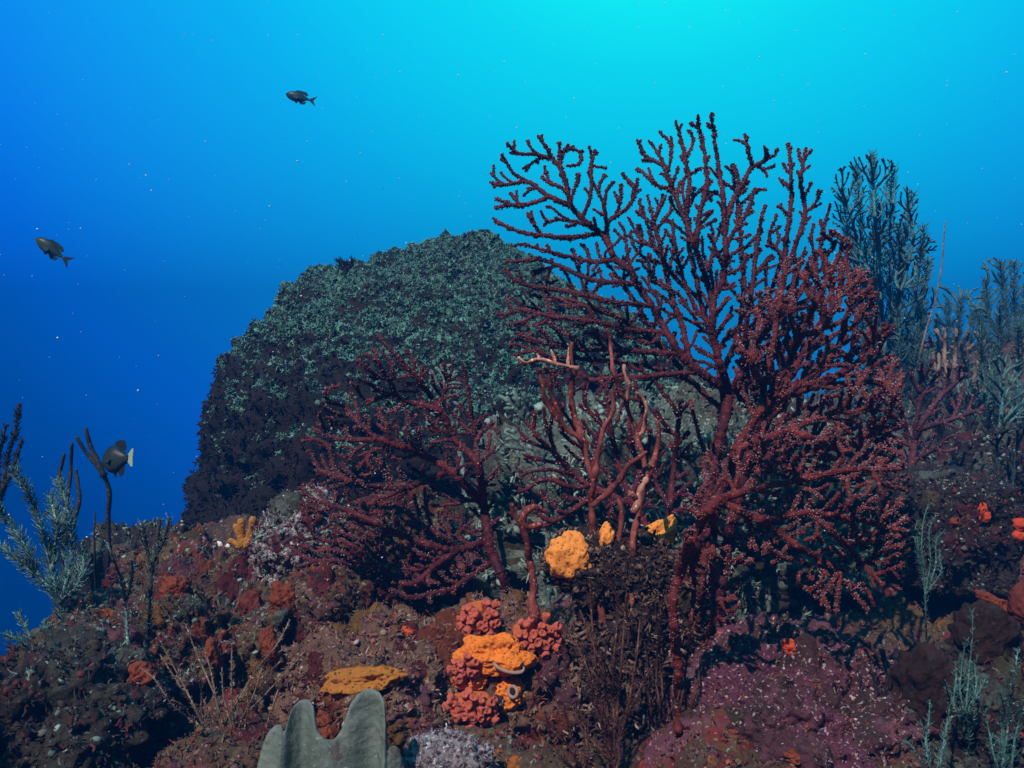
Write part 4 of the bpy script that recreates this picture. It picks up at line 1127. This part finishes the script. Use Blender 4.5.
whips('hydroid_bush', 'pinkish weed fringe on the bottom edge under the stump', (590, 785), [(540, 720), (560, 700), (580, 710), (600, 700), (620, 720), (570, 735), (548, 745)], 1.06, 80, M['weed'], .0018, .009)

plume('feather_star', 'small dark blue fuzzy tuft perched on the crown of the boulder', [[(346, 274), (345, 268), (345, 262)], [(346, 270), (340, 263), (338, 260)], [(346, 270), (351, 263), (353, 259)]], 3.1, 97, M['plume_dark'], .006, .024, .0016, .0014, .02, cat='feather star', start=.05)
# far right background garden
gorgonian('sea_plume', 'tall fine branched grey green plume rising right of the fans', 'sea plume',
    [(832, 186), (846, 160), (868, 152), (892, 166), (915, 196), (930, 236), (926, 300), (905, 350), (870, 340), (846, 300), (838, 240)],
    [[(890, 470), (888, 400), (884, 340), (880, 280), (876, 230), (872, 170)], [(884, 340), (902, 290), (914, 240), (908, 200)], [(882, 300), (860, 250), (846, 200)], [(884, 345), (862, 310), (850, 280)], [(902, 290), (922, 270)], [(876, 240), (892, 210), (896, 180)]],
    3.5, 81, M['plume'], r_tip=.0031, expo=.2, r_max=.011, amp=.25, nscale=35, gap=5.5, kill=4.3, step=2.8, jit=.35, inertia=.6, polyps=0, split=.4, sides=6)
gorgonian('sea_plume', 'second grey green plume filling in behind the tall fine one', 'sea plume',
    [(850, 230), (905, 215), (930, 260), (932, 340), (915, 420), (870, 420), (850, 330)],
    [[(905, 480), (898, 420), (892, 350), (890, 280), (900, 225)], [(896, 400), (914, 340), (926, 290)], [(894, 370), (870, 320), (858, 260)]],
    4.0, 82, M['plume'], r_tip=.0036, expo=.18, r_max=.011, amp=.22, nscale=35, gap=6, kill=4.6, step=3.2, jit=.35, polyps=0, split=.4, sides=6)
plume('sea_rod', 'single thin bare rod standing up between the hazy plumes', [[(908, 420), (916, 370), (926, 330), (936, 300), (942, 265), (945, 222)]], 3.4, 83, M['plume_tan'], .005, 0, cat='sea rod')
gorgonian('sea_fan', 'dull purple branching gorgonian half lost in haze right of the fans', 'sea fan',
    [(885, 370), (925, 360), (965, 372), (980, 400), (960, 440), (930, 470), (890, 470)],
    [[(905, 520), (910, 470), (918, 430), (940, 395), (968, 374)], [(912, 450), (900, 410), (892, 376)], [(918, 430), (950, 420), (972, 412)], [(914, 440), (920, 400), (922, 366)]],
    2.05, 84, M['hazy'], r_tip=.0036, amp=.08, gap=13, kill=9, polyps=.3, split=.45)
gorgonian('sea_plume', 'pale tan bushy gorgonian with upright fingers in the right background', 'sea plume',
    [(918, 350), (935, 328), (960, 326), (985, 340), (996, 370), (975, 395), (930, 392)],
    [[(952, 440), (952, 410), (954, 380), (956, 330)], [(952, 410), (936, 375), (930, 340)], [(953, 405), (976, 375), (984, 345)], [(953, 395), (944, 360), (946, 332)], [(955, 395), (966, 365), (968, 332)]],
    3.4, 85, M['plume_tan'], r_tip=.0062, expo=.1, amp=.1, nscale=40, gap=9, kill=6, step=3.5, polyps=0, inertia=1.0, split=.45, sides=6)
for k, (lab, poly, skel, Y) in enumerate([
    ('dark bushy plume crowding the right edge above the olive rock', [(948, 400), (975, 368), (1010, 352), (1045, 360), (1050, 480), (1000, 492), (955, 470)], [[(1000, 540), (1000, 490), (998, 440), (1005, 370)], [(1000, 480), (970, 440), (962, 400)], [(1000, 480), (1030, 430), (1040, 380)]], 2.9),
    ('feathery plume reaching highest along the right edge', [(980, 270), (1000, 254), (1022, 262), (1044, 280), (1044, 350), (1000, 352), (975, 320)], [[(1012, 440), (1012, 380), (1008, 330), (1002, 262)], [(1012, 370), (1030, 320), (1036, 280)], [(1011, 360), (990, 320), (984, 280)]], 4.2),
    ('low dark plume on the skyline left of the right edge plume', [(935, 300), (960, 282), (985, 296), (985, 340), (940, 340)], [[(960, 420), (960, 360), (960, 290)], [(960, 350), (945, 310)], [(960, 350), (978, 305)]], 4.8),
    ('dark plume clump lowest at right beside the scarlet lobes', [(990, 440), (1030, 420), (1050, 450), (1050, 540), (1000, 545), (985, 500)], [[(1015, 590), (1015, 540), (1012, 490), (1018, 430)], [(1015, 530), (1000, 490), (996, 450)], [(1015, 530), (1036, 490), (1040, 450)]], 1.95)]):
    gorgonian('sea_plume', lab, 'sea plume', poly, skel, Y, 86 + k, M['plume'] if k != 3 else M['plume_dark'], r_tip=.00125 * Y, expo=.15, r_max=.003 * Y, amp=.14, nscale=35, gap=6.5, kill=5.2, step=3.2, jit=.35, polyps=0, split=.45, sides=6, group='plumes along the right edge')
for k, (lab, base, tips, Y, mt) in enumerate([
    ('soft feathery plume entwined with the tall fine branched one', (890, 420), [(842, 190), (856, 166), (872, 156), (892, 168), (912, 192), (924, 225), (928, 262), (924, 300), (850, 235), (862, 280), (900, 230), (880, 200), (908, 320), (870, 330)], 3.7, 'plume'),
    ('feathery plume rising over the skyline near the right edge', (1006, 400), [(986, 280), (1000, 262), (1014, 264), (1028, 280), (976, 310), (1034, 310), (996, 320), (1018, 312)], 4.1, 'plume'),
    ('hazy feather bush on the skyline behind the thin bare rod', (952, 400), [(936, 320), (948, 300), (962, 296), (974, 310), (928, 345), (984, 335), (956, 330)], 4.4, 'plume'),
    ('dense teal feather bush in front of the tall plume foot', (905, 470), [(880, 330), (898, 310), (915, 325), (930, 350), (868, 365), (890, 355), (925, 385)], 3.0, 'plume'),
    ('broad dark feather bush filling the right edge below the skyline', (1000, 480), [(960, 345), (980, 320), (1000, 305), (1018, 325), (1036, 350), (945, 385), (990, 350), (1022, 385), (970, 400)], 3.2, 'plume'),
    ('low feather bush between the pale tan gorgonian and the dark block', (960, 490), [(930, 400), (950, 385), (970, 395), (990, 410), (940, 430), (1000, 430)], 2.5, 'plume_dark')]):
    rg = np.random.default_rng(500 + k); L_ = []
    for tp in tips:
        b_ = np.array(base, float); e_ = np.array(tp, float); m_ = (b_ + e_) / 2 + [(e_[0] - b_[0]) * .22, 0] + rg.normal(0, 3, 2)
        L_.append([tuple(b_), tuple((b_ + m_) / 2), tuple(m_), tuple((m_ + e_) / 2 + rg.normal(0, 2, 2)), tp])
    plume('sea_plume', lab, L_, Y, 510 + k, M[mt], .0042, .046 if Y < 3.4 else .055, .0048, .0015, .10, 'feather bushes in the right background', start=.25)
# fingers of pale weed glimpsed behind the bare branches
gorgonian('sea_plume', 'pale green finger plume glimpsed between the small fan and bare branches', 'sea plume',
    [(505, 395), (525, 390), (545, 430), (555, 465), (530, 470), (512, 440)], [[(548, 520), (542, 470), (528, 430), (514, 392)], [(540, 465), (526, 450), (512, 430)], [(542, 468), (545, 440), (536, 410)]], 1.75, 95, M['plume_pale'], r_tip=.004, expo=.1, gap=9, kill=6, step=4, polyps=0, inertia=1, split=.5)
gorgonian('sea_plume', 'blue green weed sprig in front of the boulder behind the small fan', 'sea plume',
    [(432, 362), (456, 366), (470, 420), (452, 450), (436, 410)], [[(466, 500), (460, 450), (450, 410), (442, 366)], [(456, 430), (464, 400)], [(450, 412), (438, 392)]], 1.8, 96, M['plume_pale'], r_tip=.004, expo=.1, gap=9, kill=6, step=4, polyps=0, inertia=1, split=.5)

# ------------------------------------------------------------------ fish
def fish(label, u, v, Y, length, yaw, pitch, roll, seed, back, belly, tailc, depth=.40, forked=True, girth=.105):
    th = thing('fish', label, 'fish', tuple(P(u, v, Y)), 'small dark reef fish')
    n, k = 22, 16; xs_ = np.linspace(0, 1, n)
    hgt = depth * .5 * np.interp(xs_, [0, .05, .15, .3, .45, .6, .75, .88, 1], [.06, .36, .70, .96, 1.0, .86, .55, .26, .20])
    wid = girth * np.interp(xs_, [0, .05, .15, .3, .5, .7, .88, 1], [.1, .5, .85, 1, .95, .6, .22, .12])
    a = np.arange(k) / k * 2 * np.pi
    V = np.stack([np.repeat((.5 - xs_)[:, None], k, 1) * .8, wid[:, None] * np.cos(a)[None], hgt[:, None] * np.sin(a)[None]], 2)
    i_ = np.arange(n - 1)[:, None] * k; j = np.arange(k)[None]; j2 = (j + 1) % k
    F = [np.stack([i_ + j, i_ + k + j, i_ + k + j2, i_ + j2], -1).reshape(-1, 4), np.array([list(range(k))[::-1]]), np.array([[(n - 1) * k + q for q in range(k)]])]
    s = (np.sin(a)[None, :, None] * .5 + .5)
    c = np.array(belly) * (1 - s) + np.array(back) * s + 0 * V
    m = MB(); m.add(V * length, F, c.reshape(-1, 3)); o = m.build('body', M['fish']); o.parent = th
    def fin(name, pts, col, th_=.008, y=0.0, splay=0.0):
        p = np.array(pts, float); nn = len(p)
        yy = y + splay * (p[:, 1] - p[0, 1])
        cen = p.mean(0)
        A = np.stack([p[:, 0], yy - th_ / 2, p[:, 1]], 1); B = A + [0, th_, 0]
        m = MB(); q = np.arange(nn)
        m.add(np.concatenate([A, B]) * length, [np.array([list(range(nn))]), np.array([list(range(nn, 2 * nn))[::-1]]), np.stack([q, (q + 1) % nn, (q + 1) % nn + nn, q + nn], 1)], col)
        o = m.build(name, M['fin'], smooth=False); o.parent = th
    h = depth * .5
    if forked: fin('tail', [(-.37, h * .2), (-.46, h * .5), (-.60, h * 1.0), (-.56, h * .55), (-.50, 0), (-.56, -h * .55), (-.60, -h * 1.0), (-.46, -h * .5), (-.37, -h * .2)], tailc)
    else: fin('tail', [(-.37, h * .2), (-.50, h * .62), (-.56, h * .6), (-.54, 0), (-.56, -h * .6), (-.50, -h * .62), (-.37, -h * .2)], tailc)
    fin('dorsal_fin', [(.16, h * .86), (.06, h * 1.25), (-.10, h * 1.30), (-.24, h * 1.22), (-.31, h * .80), (-.27, h * .46), (-.10, h * .80), (.05, h * .92)], back)
    fin('anal_fin', [(-.06, -h * .85), (-.14, -h * 1.28), (-.26, -h * 1.12), (-.30, -h * .5), (-.2, -h * .6)], back)
    fin('pelvic_fin', [(.10, -h * .86), (.02, -h * 1.3), (-.04, -h * 1.1), (.0, -h * .9)], back)
    for sgn in (1, -1):
        fin('pectoral_fin', [(.14, -.02), (.02, .05), (-.06, -.03), (-.02, -.10), (.1, -.07)], tuple(x * 1.4 for x in back), .006, sgn * girth * .99, sgn * -.35)
        m = MB(); V, F = ico(2); m.add((V * [.028, .014, .028] + [.27, sgn * girth * .65, h * .22]) * length, F); e = m.build('eye', M['eye']); e.parent = th
    th.rotation_euler = (math.radians(roll), math.radians(pitch), math.radians(yaw))
    return th
fish('dark oval fish swimming alone high in the open water', 298, 97, 3.6, .128, 180, -14, 0, 1, (.010, .030, .038), (.03, .055, .06), (.015, .03, .035), .33)
fish('dark fork tailed fish nosing upward at the left of the open water', 50, 248, 2.9, .142, 180, -36, 0, 2, (.010, .026, .024), (.05, .075, .05), (.012, .022, .022), .31)
fish('black fish seen from behind with pale yellow tail beside the forked rod', 117, 459, 1.9, .100, 148, 6, 8, 3, (.010, .014, .016), (.03, .045, .045), (.26, .33, .24), .62, False, .20)

# ------------------------------------------------------------------ drifting specks in the water
rng = np.random.default_rng(91); n = 420
Ys = rng.uniform(.7, 4.5, n); pos = np.stack([(rng.uniform(-40, 1064, n) - CX) / FPX * Ys, Ys, (CY - rng.uniform(-20, 560, n)) / FPX * Ys], 1)
m = MB(); V, F = ico(1)
scatter(m, (V, [F]), pos, frames(rng.normal(0, 1, (n, 3)), rng), np.stack([rng.uniform(.0005, .0014, n) * (.5 + Ys * .35)] * 3, 1) * rng.uniform(.5, 1.3, (n, 3)))
tag(m.build('marine_snow', M['snow']), 'pale specks drifting in the blue water', None, None, 'stuff')
